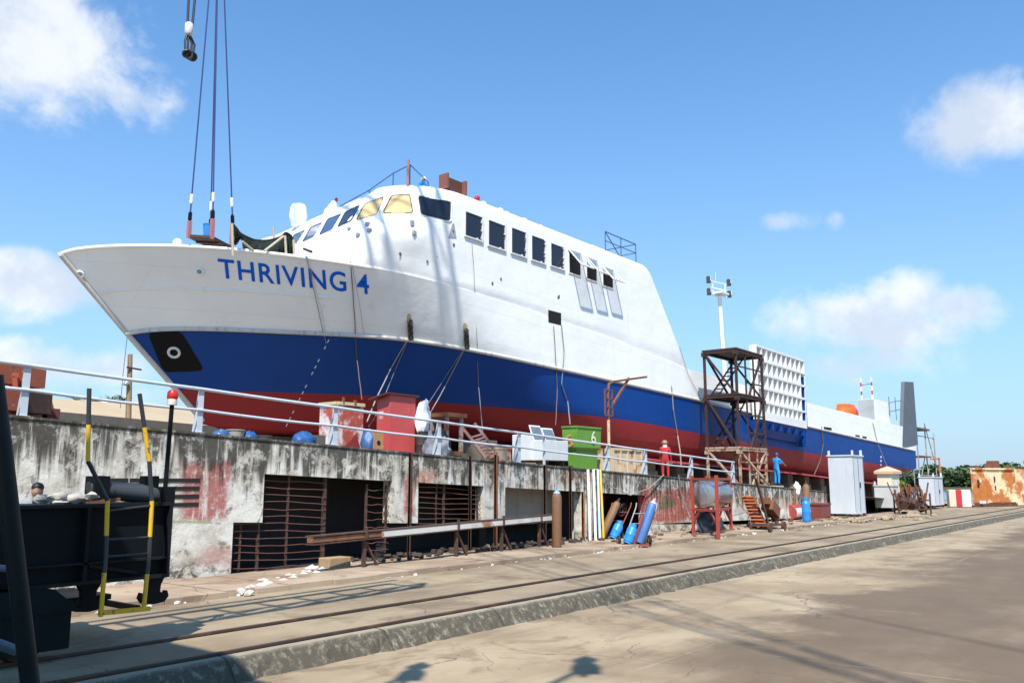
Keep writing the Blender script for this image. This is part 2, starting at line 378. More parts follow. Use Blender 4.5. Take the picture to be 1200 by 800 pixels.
# feature lines: vertical cuts in X, sloping rows measured down from the top
xs = [-20, 9.2, 11.2, WX(272,640), WX(308,600), WX(459,590), WX(490,590), WX(567,590), WX(592,590), WX(682,600), WX(702,600), WX(757,600), 62]
xs_ = xs[:3]+xs[3:]
drop = [0, .86, 2.10, 9]     # top, lintel, foot of the hanging panels, ground
def opened(i, j):
    xm = (xs_[i]+xs_[i+1])/2
    if j == 1: return any(xs_[a] <= xm <= xs_[b] for a, b in ((4,5), (6,7), (8,9), (10,11)))
    if j == 2: return xs_[3] <= xm <= xs_[9] or xs_[10] <= xm <= xs_[11]
    return False
TW = .38
wl = thing('quay_wall', 'long streaked concrete quay wall with dark openings below the white and blue ship', 'wall', (0, 19, 0))
def zrow(j, x): return -.02 if j == 3 else ytop(x)-drop[j]
def wall_grid(xs, rows, opened, y0, depth, zf):
    b = MB(); nx, nz = len(xs)-1, rows-1
    solid = lambda i, j: 0 <= i < nx and 0 <= j < nz and not opened(i, j)
    for i in range(nx):
        for j in range(nz):
            if opened(i, j): continue
            xa, xb = xs[i], xs[i+1]
            A, B_, C_, D_ = (xa, zf(j+1, xa)), (xb, zf(j+1, xb)), (xb, zf(j, xb)), (xa, zf(j, xa))
            for y, rev in ((y0, 0), (y0+depth, 1)):
                q = [(p[0], y, p[1]) for p in (A, B_, C_, D_)]; b.quad(*(q[::-1] if rev else q))
            for di, dj, P, Q in ((-1,0,D_,A), (1,0,B_,C_), (0,1,A,B_), (0,-1,C_,D_)):
                if not solid(i+di, j+dj): b.quad((P[0], y0, P[1]), (Q[0], y0, Q[1]), (Q[0], y0+depth, Q[1]), (P[0], y0+depth, P[1]))
    return b
wall_grid(xs_, 4, opened, 19.0, TW, zrow).build('wall_face', wm_, wl)
# recess behind the openings
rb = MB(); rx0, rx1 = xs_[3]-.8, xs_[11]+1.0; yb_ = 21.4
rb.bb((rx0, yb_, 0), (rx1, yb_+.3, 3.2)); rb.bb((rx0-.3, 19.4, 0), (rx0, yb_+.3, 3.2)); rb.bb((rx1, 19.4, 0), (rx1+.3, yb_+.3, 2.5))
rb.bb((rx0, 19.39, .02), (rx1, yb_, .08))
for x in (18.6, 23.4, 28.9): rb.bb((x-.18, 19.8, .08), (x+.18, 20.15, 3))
rb.build('recess', M('recess_shade', (.035,.033,.031), .9, var=.4, vs=2), wl)  # deep shade of the openings put into this near-black colour
# coping kerb slabs on top of the wall
cp = MB(); x = -20
while x < 61:
    L = random.uniform(2.2, 3.6); xb = min(x+L, 61.5)
    cp.prism([(x, 18.97, ytop(x)-.005), (xb-.02, 18.97, ytop(xb)-.005), (xb-.02, 18.97, ytop(xb)+.05), (x, 18.97, ytop(x)+.05)], (0, .44, 0)); x += L
cp.build('coping', wm_, wl)
# louvre slots by the crane
sl_ = MB()
for k in range(4):
    z = at(200, 562+k*9.6, Y=19).z
    for xa, xb in ((at(102,560,Y=19).x, at(150,560,Y=19).x), (at(152,560,Y=19).x, at(178,560,Y=19).x), (at(182,560,Y=19).x, at(234,560,Y=19).x)):
        sl_.bb((xa, 18.985, z-.055), (xb, 19.02, z+.035))
sl_.pieces('louvre_slot', M('slot_dark', (.012,.012,.012), .9), wl)

# ------------------------------------------------------------------ the ship
YC, YS = 31.0, 23.0
ship = thing('ferry_ship', 'long white, blue and red ferry propped up on blocks behind the quay wall', 'ship', (55, 31, 4))
def steel(name, col, dirt=.25, seam=.35, rough=.42, spec=.4):
    m, t, b = nt_new(name); g = G(t); b.inputs['Specular IOR Level'].default_value = spec; X, Y, Z = g.sep()
    xz = g.N('ShaderNodeCombineXYZ'); g.L(X, xz.inputs[0]); g.L(g.m('MULTIPLY_ADD', X, .043, Z), xz.inputs[1])
    br = g.N('ShaderNodeTexBrick'); g.L(xz.outputs[0], br.inputs['Vector'])
    br.inputs['Scale'].default_value = 1; br.inputs['Brick Width'].default_value = 5.2; br.inputs['Row Height'].default_value = 1.35
    br.inputs['Mortar Size'].default_value = .012; br.inputs['Mortar Smooth'].default_value = .3
    c = g.mix(g.ss(g.noise(.5, 6, .6), .3, .7), tuple(x*.93 for x in col), col)
    sv = g.scale(g.co(), (1.6, 1.6, .12))
    c = g.mix(g.m('MULTIPLY', g.ss(g.noise(1.3, 6, .65, vec=sv), .58, .8), dirt), c, tuple(x*.55+.02 for x in col))
    c = g.mix(g.m('MULTIPLY', g.ss(g.noise(3.5, 8, .75), .66, .72), dirt), c, tuple(x*.6 for x in col))
    c = g.mix(g.m('MULTIPLY', br.outputs['Fac'], seam*.35), c, tuple(x*.6 for x in col))
    g.put(b.inputs['Base Color'], c)
    g.put(b.inputs['Roughness'], g.m('MULTIPLY_ADD', g.noise(2, 5), .25, rough-.1))
    dent = g.noise(.9, 3, .5, vec=g.scale(g.co(), (1, 1, 1.3)))
    fr_ = g.m('MULTIPLY', g.m('SINE', g.m('MULTIPLY', X, 9.4)), g.ss(g.noise(.45, 3), .4, .7)); fz = g.m('MULTIPLY', g.m('SINE', g.m('MULTIPLY', xz.outputs[0] if False else g.m('MULTIPLY_ADD', X, .043, Z), 7.)), g.ss(g.noise(.6, 3), .45, .7))
    h = g.m('ADD', g.m('ADD', g.m('MULTIPLY', dent, 1.0), g.m('MULTIPLY', br.outputs['Fac'], .18)), g.m('ADD', g.m('MULTIPLY', fr_, .045), g.m('MULTIPLY', fz, .045)))
    g.L(g.bump(h, .30, .10), b.inputs['Normal'])
    return m
m_white = steel('white_paint', (.88,.88,.86), .32, .6)
m_blue = steel('blue_paint', (.0006,.047,.24), .4, .5, .5, .22)
m_red = steel('red_paint', (.29,.022,.024), .8, .4, .55, .25)
def catm(p, n=10):
    out = []
    for i in range(len(p)-1):
        a, b, c, d = p[max(i-1, 0)], p[i], p[i+1], p[min(i+2, len(p)-1)]
        for k in range(n):
            t = k/n; out.append(tuple(.5*(2*b[q]+(c[q]-a[q])*t+(2*a[q]-5*b[q]+4*c[q]-d[q])*t*t+(3*b[q]-a[q]-3*c[q]+d[q])*t**3) for q in (0, 1)))
    return out+[p[-1]]
def hull_curve(px, stem, L, n, yf, xend):
    """a fore-and-aft line of the hull: plan form (L, n, yf), height from its sight line"""
    s = at(*stem, Y=YC); X0 = s.x
    plan = lambda X: YC-(YC-yf)*(1-(1-min(max((X-X0)/L, 0), 1))**n)
    pts = [(X0, s.z)]
    for x, y in catm(px):
        d = ray(x, y); lo = 21/d.y; f = lambda k: k*d.y-plan(k*d.x); k = lo
        while f(k) < 0 and k < 400: k += .02
        P = CC+d*k
        if P.x > pts[-1][0]+.05: pts.append((P.x, P.z))
    def zf(X):
        if X <= pts[0][0]: return pts[0][1]
        for (a, za), (b, zb) in zip(pts, pts[1:]):
            if X <= b: return za+(zb-za)*(X-a)/(b-a)
        (a, za), (b, zb) = pts[-4], pts[-1]; return zb+(zb-za)/(b-a)*(X-b)
    raw = zf
    def sm(X):
        if X-X0 < .6: return raw(X)
        h = min(1.2, (X-X0)*.5); return sum(raw(X+h*q/3) for q in range(-3, 4))/7
    return X0, xend, plan, sm
XE = 98.5
c_top = hull_curve([(78,295),(100,290.5),(150,287.5),(240,289),(300,295),(345,300),(400,308),(460,318),(560,344),(700,391),(805,432),(827,438),(940,470),(1060,500)], (70,298), 13.2, 2.0, YS, XE)
c_wb = hull_curve([(170,387),(205,385),(270,386),(330,389),(400,390+2),(460,396),(540,408),(640,429),(740,451),(825,470.5),(942,498.5),(1057,524.5)], (148,391), 14.6, 2.0, YS, XE)
c_br = hull_curve([(230,457),(330,460),(440,463.5),(492,469),(580,477),(660,484),(740,493),(828,509.5),(900,522.4),(1050,547)], (205,456), 18, 1.8, YS+.05, XE)
c_bot = hull_curve([(300,503),(420,508),(560,514),(640,520),(717,530),(780,538),(918,551),(1020,564),(1050,556),(1070,546)], (236,493), 22, 1.7, YS+1.0, XE)
SV = [((i/60)**1.35)*.42 for i in range(61)]+[.42+.58*(i+1)/34 for i in range(34)]
def station(c, s):
    X0, X1, plan, zf = c; X = X0+(X1-X0)*s; return Vector((X, plan(X), zf(X)))
rows = []
for s in SV:
    T, W_, B, K = (station(c, s) for c in (c_top, c_wb, c_br, c_bot))
    if B.z < K.z+.12: B.z = K.z+.12
    if W_.z < B.z+.1: B.z = W_.z-.1; K.z = min(K.z, B.z-.05)
    keel = Vector((K.x, YC, K.z-.12)); flat = Vector((K.x, K.y+(YC-K.y)*.12, K.z-.06))
    u = min(1, max(0, (B.x-17.9)/20))
    Bm = B.lerp(K, .55); Bm.y -= .30*u*(K.y-B.y)
    r = [keel, flat, K, Bm, B]
    for q in (.25, .5, .75): r.append(B.lerp(W_, q))
    r.append(W_)
    for q in (.25, .5, .75):
        P = W_.lerp(T, q); r.append(P)
    r.append(T); rows.append(r)
nr = len(rows[0]); hb = MB()
for side in (0, 1):
    base = len(hb.v)
    for r in rows: hb.v += [Vector((p.x, 2*YC-p.y if side else p.y, p.z)) for p in r]
    for i in range(len(rows)-1):
        for j in range(nr-1):
            a, b, c, d = base+i*nr+j, base+i*nr+j+1, base+(i+1)*nr+j+1, base+(i+1)*nr+j
            hb.f.append((a, d, c, b) if not side else (a, b, c, d)); hb.mi.append(2 if j < 4 else 1 if j < 8 else 0)
# transom, bulwark rim and deck
def rowpts(i, j, side): return Vector((rows[i][j].x, 2*YC-rows[i][j].y if side else rows[i][j].y, rows[i][j].z))
L_ = len(rows)-1
for j in range(nr-1):
    hb.cur = 2 if j < 4 else 1 if j < 8 else 0
    hb.quad(rowpts(L_, j, 0), rowpts(L_, j, 1), rowpts(L_, j+1, 1), rowpts(L_, j+1, 0))
hb.cur = 0
for i in range(L_):
    for side in (0, 1):
        a, b = rowpts(i, nr-1, side), rowpts(i+1, nr-1, side)
        w0 = min(.22, max(.0, abs(a.y-YC)*.9)); w1 = min(.22, abs(b.y-YC)*.9); sg = -1 if side else 1
        a1, b1 = rowpts(i, nr-2, side), rowpts(i+1, nr-2, side)
        ai, bi = a+Vector((.09, sg*w0, 0)), b+Vector((.09, sg*w1, 0)); ad, bd = a1+Vector((.35, sg*min(.3, abs(a1.y-YC)), 0)), b1+Vector((.35, sg*min(.3, abs(b1.y-YC)), 0))
        hb.quad(a, b, bi, ai); hb.quad(ai, bi, bd, ad)
        if not side:
            m1, m2 = rowpts(i, nr-2, 1), rowpts(i+1, nr-2, 1)
            hb.quad(ad, bd, m2+Vector((.35, -min(.3, abs(m2.y-YC)), 0)), m1+Vector((.35, -min(.3, abs(m1.y-YC)), 0)))
hull = hb.build('hull', [m_white, m_blue, m_red], ship, smooth=28)
HB = BVHTree.FromPolygons([v[:] for v in hb.v], hb.f)
# rolled bulwark rim
rim = MB()
rim.tube([rowpts(i, nr-1, 0)+Vector((0, .05, 0)) for i in range(0, 60) if rowpts(i, nr-1, 0).x < 22.3], .075, 8); rim.build('bulwark_rim', m_white, ship, smooth=60)
rimb = MB(); rimb.tube([rowpts(i, nr-1, 1)+Vector((0, -.05, 0)) for i in range(0, 60) if rowpts(i, nr-1, 0).x < 22.3], .075, 8); rimb.build('bulwark_rim', m_white, ship, smooth=60)
# rubbing strake along the white/blue line
rs = MB()
pts = [(rowpts(i, 8, 0)+Vector((-.02, -.015, 0))) for i in range(0, len(rows)-1)]
rs.tube([p for p in pts if p.x < 58 or True], .085, 8)
rs.build('rubbing_strake', M('strake_white', (.55,.53,.49), .6, streak=.6), ship, smooth=60)
kn = MB(); kn.tube([rowpts(i, 10, 0)+Vector((0, -.012, 0)) for i in range(1, 60) if rowpts(i, 10, 0).x < 21], .035, 6); kn.build('knuckle_bead', m_white, ship, smooth=60)
stem_b = MB(); stem_b.tube([rowpts(0, j, 0)+Vector((.06, 0, 0)) for j in range(2, nr)], .12, 8); stem_b.build('stem_bar', M('stem_paint', (.55,.5,.44), .6, streak=.5), ship, smooth=60)
bk = MB(); kp = [station(c_bot, s) for s in SV if 38 < station(c_bot, s).x < 91]
for p, q in zip(kp, kp[1:]):
    bk.prism([p+Vector((0,.25,.10)), p+Vector((0,-.55,-.16)), p+Vector((0,-.55,-.24)), p+Vector((0,.3,-.05))], q-p)
bk.build('bilge_fender', M('fender_red', (.42,.055,.06), .5, var=.2, streak=.4), ship)

# --- superstructure: outline loops lofted upward
FS = .19                                   # the front sweeps aft to starboard
def aft_x(z): return 41.3+(14.5-z)*.83 if z < 14.0 else 41.3+.4-(z-14.0)*1.6
def loop(z, xf, ins=0., cl=2.8, cw=2.3):
    P = []; ys = YS+.004+ins; yn = 2*YC-YS-.004-ins; xa = aft_x(z)-ins
    P.append((xa, ys))
    for k in range(1, 12): P.append((xa+(xf+cl-xa)*k/12, ys))
    for k in range(0, 15):
        a = math.pi/2*k/14; P.append((xf+cl-cl*math.sin(a), ys+cw*(1-math.cos(a))))
    for k in range(1, 14):
        y = ys+cw+(35.2-ys-cw)*k/14; P.append((xf+ins+FS*(y-ys-cw)*.85, y))
    xe = xf+FS*(35.2-ys-cw)*.85
    for k in range(0, 11):
        a = math.pi/2*k/10; P.append((xe+3.2*(1-math.cos(a)), 35.2+(yn-35.2)*math.sin(a)))
    for k in range(1, 5): P.append((xe+3.2+(xa-xe-3.2)*k/4, yn))
    return P
LV = [(8.4,20.6,0,2.8,2.3),(9.0,20.6,0,2.8,2.3),(9.6,20.6,0,2.8,2.3),(10.0,20.6,0,2.8,2.3),(10.3,20.65,0,2.8,2.3),(10.6,20.7,0,2.8,2.3),(10.9,20.8,0,2.8,2.3),(11.2,20.9,0,2.8,2.3),(11.5,21.0,0,2.8,2.3),(11.8,21.05,0,2.8,2.3),(12.2,21.25,0,2.8,2.3),(12.5,21.5,0,2.8,2.3),(13.0,21.95,0,2.8,2.3),(13.5,22.4,0,2.8,2.3),(13.95,22.8,0,2.8,2.3),(14.2,23.02,.02,2.8,2.3),(14.33,23.15,.10,2.8,2.3),(14.40,23.25,.24,2.8,2.3)]
sb = MB(); ln = None
for z, xf, ins, cl, cw in LV:
    l = loop(z, xf, ins, cl, cw); ln = len(l)
    for x, y in l:
        yh = y if y < YC else 2*YC-y                    # fold to the near side
        zt_ = c_top[3](x) if x > c_top[0] else 0; yt_ = c_top[2](x)
        if z < zt_+.02:
            f = (zt_-z)/max(.5, zt_-c_wb[3](x)); yh = max(yh, yt_+(c_wb[2](x)-yt_)*f+.10)
        else:
            f = min(1, max(0, (z-zt_-.1)/1.7)); f = f*f*(3-2*f); yh = max(yh, yt_+.004)*(1-f)+yh*f
        sb.v.append(Vector((x, yh if y < YC else 2*YC-yh, z)))
for i in range(len(LV)-1):
    for k in range(ln):
        a, b = i*ln+k, i*ln+(k+1) % ln; sb.f.append((a, b, b+ln, a+ln)); sb.mi.append(0)
cx = [sum(v.x for v in sb.v[-ln:])/ln, sum(v.y for v in sb.v[-ln:])/ln]
top0 = len(sb.v)-ln; sb.v.append(Vector((cx[0], cx[1], 14.46)))
for k in range(ln): sb.f.append((top0+k, top0+(k+1) % ln, len(sb.v)-1)); sb.mi.append(0)
sup = sb.build('superstructure', m_white, ship, smooth=30)
SB = BVHTree.FromPolygons([v[:] for v in sb.v], sb.f)
# aft plating running down from the wheelhouse block to the well deck is part of the same side; thin weld line up its edge
def cast(x, y, trees):
    best = None; d = ray(x, y)
    for T in trees:
        h = T.ray_cast(CC, d)
        if h[0] is not None and (best is None or h[3] < best[3]): best = h
    return best
def onto(x, y, trees=None, off=.012):
    h = cast(x, y, trees or (HB, SB))
    if h is None: return None
    n = h[1] if h[1].dot(h[0]-CC) < 0 else -h[1]
    return h[0]+n*off
def plate(polys, name, mat, off=.012, trees=None, parent=ship, sub=.0, th=0, smooth=None):
    """a thin painted or fitted panel laid on the ship's skin: outlines given as sight lines, cut fine enough to follow the curve"""
    bm = bmesh.new()
    for poly in polys:
        vs = [bm.verts.new((x, y, 0)) for x, y in poly]; bm.faces.new(vs)
    bmesh.ops.triangulate(bm, faces=bm.faces[:])
    for _ in range(6):
        le = [e for e in bm.edges if e.calc_length() > (sub or 9)]
        if not le: break
        bmesh.ops.subdivide_edges(bm, edges=le, cuts=1); bmesh.ops.triangulate(bm, faces=[f for f in bm.faces if len(f.verts) > 3])
    mb = MB(); ok = {}
    vs = []; 
    for v in bm.verts:
        p = onto(v.co.x, v.co.y, trees, off); ok[v.index] = p is not None; vs.append(p or Vector((0,0,0)))
    bm.verts.index_update()
    fs = [tuple(v.index for v in f.verts) for f in bm.faces]; bm.free()
    mb.add(vs, fs); o = mb.build(name, mat, parent, smooth)
    if th:
        md = o.modifiers.new('solid', 'SOLIDIFY'); md.thickness = th; md.offset = 0
    return o
def rrect(q, r=.18, n=4):
    """quad with rounded corners"""
    out = []
    for i in range(4):
        p, a, b = Vector(q[i]), Vector(q[i-1]), Vector(q[(i+1) % 4])
        A, B = p.lerp(a, r), p.lerp(b, r)
        for k in range(n+1):
            t = k/n; out.append(tuple(A*(1-t)**2+p*2*t*(1-t)+B*t*t))
    return out
# name lettering
def letters(txt, quad, name, mat, trees, parent, off=.014, bold=.014, size=1):
    cu = bpy.data.curves.new('lettering', 'FONT'); cu.body = txt; cu.size = 1; cu.offset = bold; cu.resolution_u = 4; cu.space_character = 1.10
    to = bpy.data.objects.new('lettering_tmp', cu); COL.objects.link(to)
    dg = bpy.context.evaluated_depsgraph_get(); me = bpy.data.meshes.new_from_object(to.evaluated_get(dg))
    bpy.data.objects.remove(to); bpy.data.curves.remove(cu)
    bm = bmesh.new(); bm.from_mesh(me); bpy.data.meshes.remove(me)
    bmesh.ops.triangulate(bm, faces=bm.faces[:])
    for _ in range(5):
        le = [e for e in bm.edges if e.calc_length() > .22]
        if not le: break
        bmesh.ops.subdivide_edges(bm, edges=le, cuts=1); bmesh.ops.triangulate(bm, faces=[f for f in bm.faces if len(f.verts) > 3])
    x0 = min(v.co.x for v in bm.verts); x1 = max(v.co.x for v in bm.verts); y0 = min(v.co.y for v in bm.verts); y1 = max(v.co.y for v in bm.verts)
    tl, tr, br, bl = (Vector(q) for q in quad); mb = MB(); vs = []
    for v in bm.verts:
        u, t = (v.co.x-x0)/(x1-x0), (v.co.y-y0)/(y1-y0)
        if trees is None: vs.append(bl.lerp(br, u).lerp(tl.lerp(tr, u), t))
        else:
            u2 = u+.05*u*(1-u)
            p = bl.lerp(br, u2).lerp(tl.lerp(tr, u2), t); vs.append(onto(p.x, p.y, trees, off))
    bm.verts.index_update(); fs = [tuple(v.index for v in f.verts) for f in bm.faces]; bm.free()
    mb.add(vs, fs); return mb.build(name, mat, parent)
m_letter = M('letter_blue', (.003,.11,.58), .55, var=.05, spec=.12)
letters('THRIVING 4', [(255,302.4),(431.5,321.6),(433,345),(257.5,325.6)], 'name_lettering', m_letter, (HB,), ship)
m_black = M('black_paint', (.003,.003,.003), .6, var=.05, spec=.15)
m_glass = M('dark_glass', (.014,.018,.028), .08, var=.2, bump=.02, bs=2)
m_dark = M('dark_interior', (.004,.004,.004), .95)
# anchor pocket: plate, frame lip, hawse ring
ap = plate([rrect([(173,390),(212,388),(240,434),(192,436)], .16)], 'anchor_recess', m_black, .02, (HB,))
hr = MB(); c0 = onto(204, 412.5, (HB,), .03); nrm = HB.ray_cast(CC, ray(204, 412.5))[1]; nrm = nrm if nrm.dot(c0-CC) < 0 else -nrm
def torus(mb, c, ax, R, r, n=24, m=8):
    ax = Vector(ax).normalized(); a = ax.cross(Vector((0,0,1))).normalized(); b = ax.cross(a); c = Vector(c); vs = []
    for i in range(n):
        t = 2*math.pi*i/n; e = a*math.cos(t)+b*math.sin(t)
        for k in range(m):
            q = 2*math.pi*k/m; vs.append(c+e*(R+r*math.cos(q))+ax*r*math.sin(q))
    mb.add(vs, [(i*m+k, ((i+1) % n)*m+k, ((i+1) % n)*m+(k+1) % m, i*m+(k+1) % m) for i in range(n) for k in range(m)])
torus(hr, c0, nrm, .2, .055); hr.build('hawse_ring', M('grey_white', (.62,.62,.6), .5), ap, smooth=60)
for px, py, R in ((234,318,.13),(94,321,.11)):
    c1 = onto(px, py, (HB,), .02)
    if c1 is None: continue
    n1_ = HB.ray_cast(CC, ray(px, py))[1]; n1_ = n1_ if n1_.dot(c1-CC) < 0 else -n1_
    f = MB(); torus(f, c1, n1_, R, .05); fo = f.build('fairlead', m_white, ship, smooth=60)
    f = MB(); f.lathe([(R*.95, 0), (R*.95, .02)], c1-n1_*.01, n1_, 16); f.build('fairlead_hole', M('fairlead_grey', (.25,.3,.38), .5), fo)
# wheelhouse front windows
Wz = lambda x, y: (330+x/9.23, 220+y/9.23)
Wc = lambda x, y: (440+x/6, 200+y/6)
m_tan = M('brown_paper', (.56,.40,.19), .8, var=.08, vs=5)
m_bglass = M('blue_glass', (.05,.085,.17), .07, var=.3, bump=.02, bs=2)
fw = [([Wz(140,512),Wz(262,462),Wz(165,610),Wz(112,568)], m_bglass, 'window'), ([Wz(318,432),Wz(443,380),Wz(352,535),Wz(227,592)], m_bglass, 'window'),
      ([Wz(500,345),Wz(652,287),Wz(550,456),Wz(412,515)], m_bglass, 'window'), ([Wz(690,268),Wz(855,193),Wz(762,365),Wz(608,432)], m_glass, 'window'),
      ([Wz(905,180),Wz(1108,104),Wz(1030,292),Wz(808,355)], m_tan, 'window'), ([Wc(115,178),Wc(240,172),Wc(262,300),Wc(52,301)], m_tan, 'window'),
      ([Wc(300,180),Wc(525,222),Wc(520,352),Wc(322,308)], m_glass, 'window')]
m_frame = M('frame_white', (.72,.72,.70), .5, var=.1, chips=(.3,.28,.26), rs=6)
m_gask = M('gasket', (.03,.03,.032), .7)
for q, mt, nm in fw:
    wd_ = plate([rrect(q, .13)], 'window', mt, .02, (SB,), sub=6)
    if mt is m_tan: wd_['label'] = 'window covered with brown paper'
    rr = rrect(q, .13, 3); b = MB(); pp = [onto(x, y, (SB,), .02) for x, y in rr]; b.tube(pp+[pp[0]], .022, 5, False); b.build('window_gasket', m_gask, wd_)
    cxq = sum(p[0] for p in rr)/len(rr); cyq = sum(p[1] for p in rr)/len(rr)
    b = MB(); pp = [onto(cxq+(x-cxq)*1.10, cyq+(y-cyq)*1.12, (SB,), .012) for x, y in rr]; b.tube(pp+[pp[0]], .03, 5, False); b.build('window_frame', m_white, wd_)
# side windows, hinged at the top; the last three stand open
SW = [(545,564,248,276,282,0),(572,591,258,287,291,0),(599,615.5,267,296,300,0),(622.5,638,276,304,307.5,0),(645,660,285,311,315,0),(666.5,680,292,319,321.5,1),(687,699,301,326,328.5,1),(706,718,312,334,336,1)]
def sidew(xa, xb, yt, yb_l, yb_r, op):
    A = at(xa, yt, Y=YS); B = at(xa, yb_l, Y=YS); X1 = at(xb, yb_r, Y=YS).x
    x0, x1, z1, z0 = A.x, X1, A.z, B.z
    mb = MB(); y = YS-.004
    mb.bb((x0, y-.012, z0), (x1, y+.004, z1))
    wo_ = mb.build('window', m_dark if op else m_glass, ship)
    if op: wo_['label'] = 'open window with its hinged frame swung out'
    f = MB(); t = .055
    if not op:
        f.bb((x0-t, y-.07, z0-t), (x1+t, y-.0, z0)); f.bb((x0-t, y-.05, z1), (x1+t, y, z1+t*.6)); f.bb((x0-t, y-.05, z0), (x0, y, z1)); f.bb((x1, y-.07, z0), (x1+t*1.2, y, z1))
        for k in range(5):
            zz = z0+(z1-z0)*random.random(); f.box((x1-.01, y-.04, zz), (.09, .05, .06))
        f.box((x0+(x1-x0)*.7, y-.05, z0+.02), (.08,.05,.06))
        f.build('window_frame', m_frame, wo_)
    else:
        f.bb((x0-t*.6, y-.03, z0-t), (x1+t*.6, y, z0)); f.bb((x0-t*.6, y-.03, z0), (x0, y, z1)); f.bb((x1, y-.03, z0), (x1+t*.6, y, z1)); f.build('window_frame', m_frame, wo_)
        h = z1-z0; a = R_(40 if op else 0); dy, dz = -math.sin(a)*h, -math.cos(a)*h
        s = MB(); o = Vector((0, y-.03, z1)); e = Vector((0, dy, dz))
        p = [Vector((x0-t, 0, 0))+o, Vector((x1+t, 0, 0))+o, Vector((x1+t, 0, 0))+o+e, Vector((x0-t, 0, 0))+o+e]
        for q in range(4): s.bar(p[q], p[(q+1) % 4], .07, .05, up=(0, -.6, .4))
        for k in range(3):
            s.box(p[3].lerp(p[2], .2+.3*k)+Vector((0,-.02,.02)), (.08,.06,.06))
        so_ = s.build('open_sash', m_frame, wo_)
        gl_ = MB(); gl_.quad(p[0]+e*.04, p[1]+e*.04, p[2]-e*.04, p[3]-e*.04)
        mg, tg, bgl = nt_new('sash_glass') if 'sash_glass' not in MC else (MC['sash_glass'], None, None)
        if tg is not None:
            bgl.inputs['Base Color'].default_value = (.55,.65,.75,1); bgl.inputs['Roughness'].default_value = .05; bgl.inputs['Alpha'].default_value = .35; MC['sash_glass'] = mg
        gl_.build('pane', mg, so_)
        st_ = MB(); st_.tube([p[2]-e*.3, Vector((x1+t, y, z1-h*.75))], .014, 5); st_.build('stay', m_frame, so_)
for a in SW: sidew(*a)
# square black side port, with a hose coming out of it
po = MB(); A = at(642.5, 363, Y=YS); B = at(657.5, 381, Y=YS); po.bb((A.x, YS-.012, B.z), (B.x, YS+.0, A.z)); po.build('side_port', m_dark, ship)
# lamps, scuppers, little brackets and weld scars
sc = MB()
for x, y, r in ((482.5,262,.1),(485,273,.07),(431,263,.06),(433,270,.06),(420,275,.05),(410,268,.04),(507,217.5,.07)):
    p = onto(x, y, (SB, HB), .02)
    if p: sc.box(p, (.16, .12, r*2.2))
sc.pieces('deck_lamp', M('lamp_grey', (.30,.32,.34), .5), ship)
scar = MB()
for x, y in ((531,271),(531.5,287),(512,300),(469,297),(501,306),(655,347),(654,348.5),(587,327),(577,332),(424,247)):
    p = onto(x, y, (SB, HB), .01)
    if p: scar.blob(p, (.07,.02,.09), x, .4, 1)
scar.pieces('weld_scar', M('scar', (.12,.11,.10), .8), ship)
vs_ = MB(); p = at(531, 275, Y=YS-.01); vs_.add([p+Vector((-.28,0,-.2)), p+Vector((.22,0,-.1)), p+Vector((.06,0,.5)), p+Vector((-.05,0,.45))], [(0,1,2,3)]); vs_.build('vent_scar', M('scar_grey', (.33,.34,.36), .7, var=.5), ship)
# small openings in the aft side, draught marks
so2 = MB()
for x, y, ww in ((970,502,1.9),(1005,511,1.3),(1013,512.5,1.3)):
    p = at(x, y, Y=YS); so2.bb((p.x-ww/2, YS-.01, p.z-.11), (p.x+ww/2, YS+.02, p.z+.11))
so2.pieces('freeing_port', m_dark, ship)
dm = []
for k in range(16):
    t = k/15; x = 388-56*t; y = 392+113*t
    if k % 4 != 3: dm.append([(x-1.2,y+1.5),(x+.6,y-2),(x+1.8,y-1.6),(x,y+1.9)])
plate(dm, 'draught_marks', M('mark_white', (.6,.6,.6), .6), .015, (HB,), sub=3)
dm2 = [[(1031.3,534+k*4.6),(1033,534+k*4.6),(1033,536.4+k*4.6),(1031.3,536.4+k*4.6)] for k in range(4)]
plate(dm2, 'draught_marks', M('mark_white', (.6,.6,.6), .6), .015, (HB,), sub=3)
# wheelhouse-top rails
m_rl = M('rail_blue', (.05,.08,.22), .5, var=.2); m_pst = M('rail_post_red', (.34,.17,.17), .6)
wr = MB(); zt = 14.42
fr = [at(x, y, Z=14.42) for x, y in ((345,271),(392,247),(430,230),(458,217),(478,212.5),(500,214))]
tr = [p+Vector((.5, .4, .0)) for p in fr]
tps = []
for p, h in zip(tr, (.35,.35,.5,.75,.95,.25)):
    q = p+Vector((0,0,h)); wr.tube([p+Vector((0,0,-.1)), q], .025, 6); tps.append(q)
wr.tube(tps, .025, 6); wr.build('wheelhouse_rail', m_rl, ship)
pm = MB(); p = at(482, 212, Z=14.42); pm.tube([p+Vector((.1,.3,-.1)), p+Vector((.1,.3,1.0))], .06, 8); pm.build('mast_post', m_pst, ship)
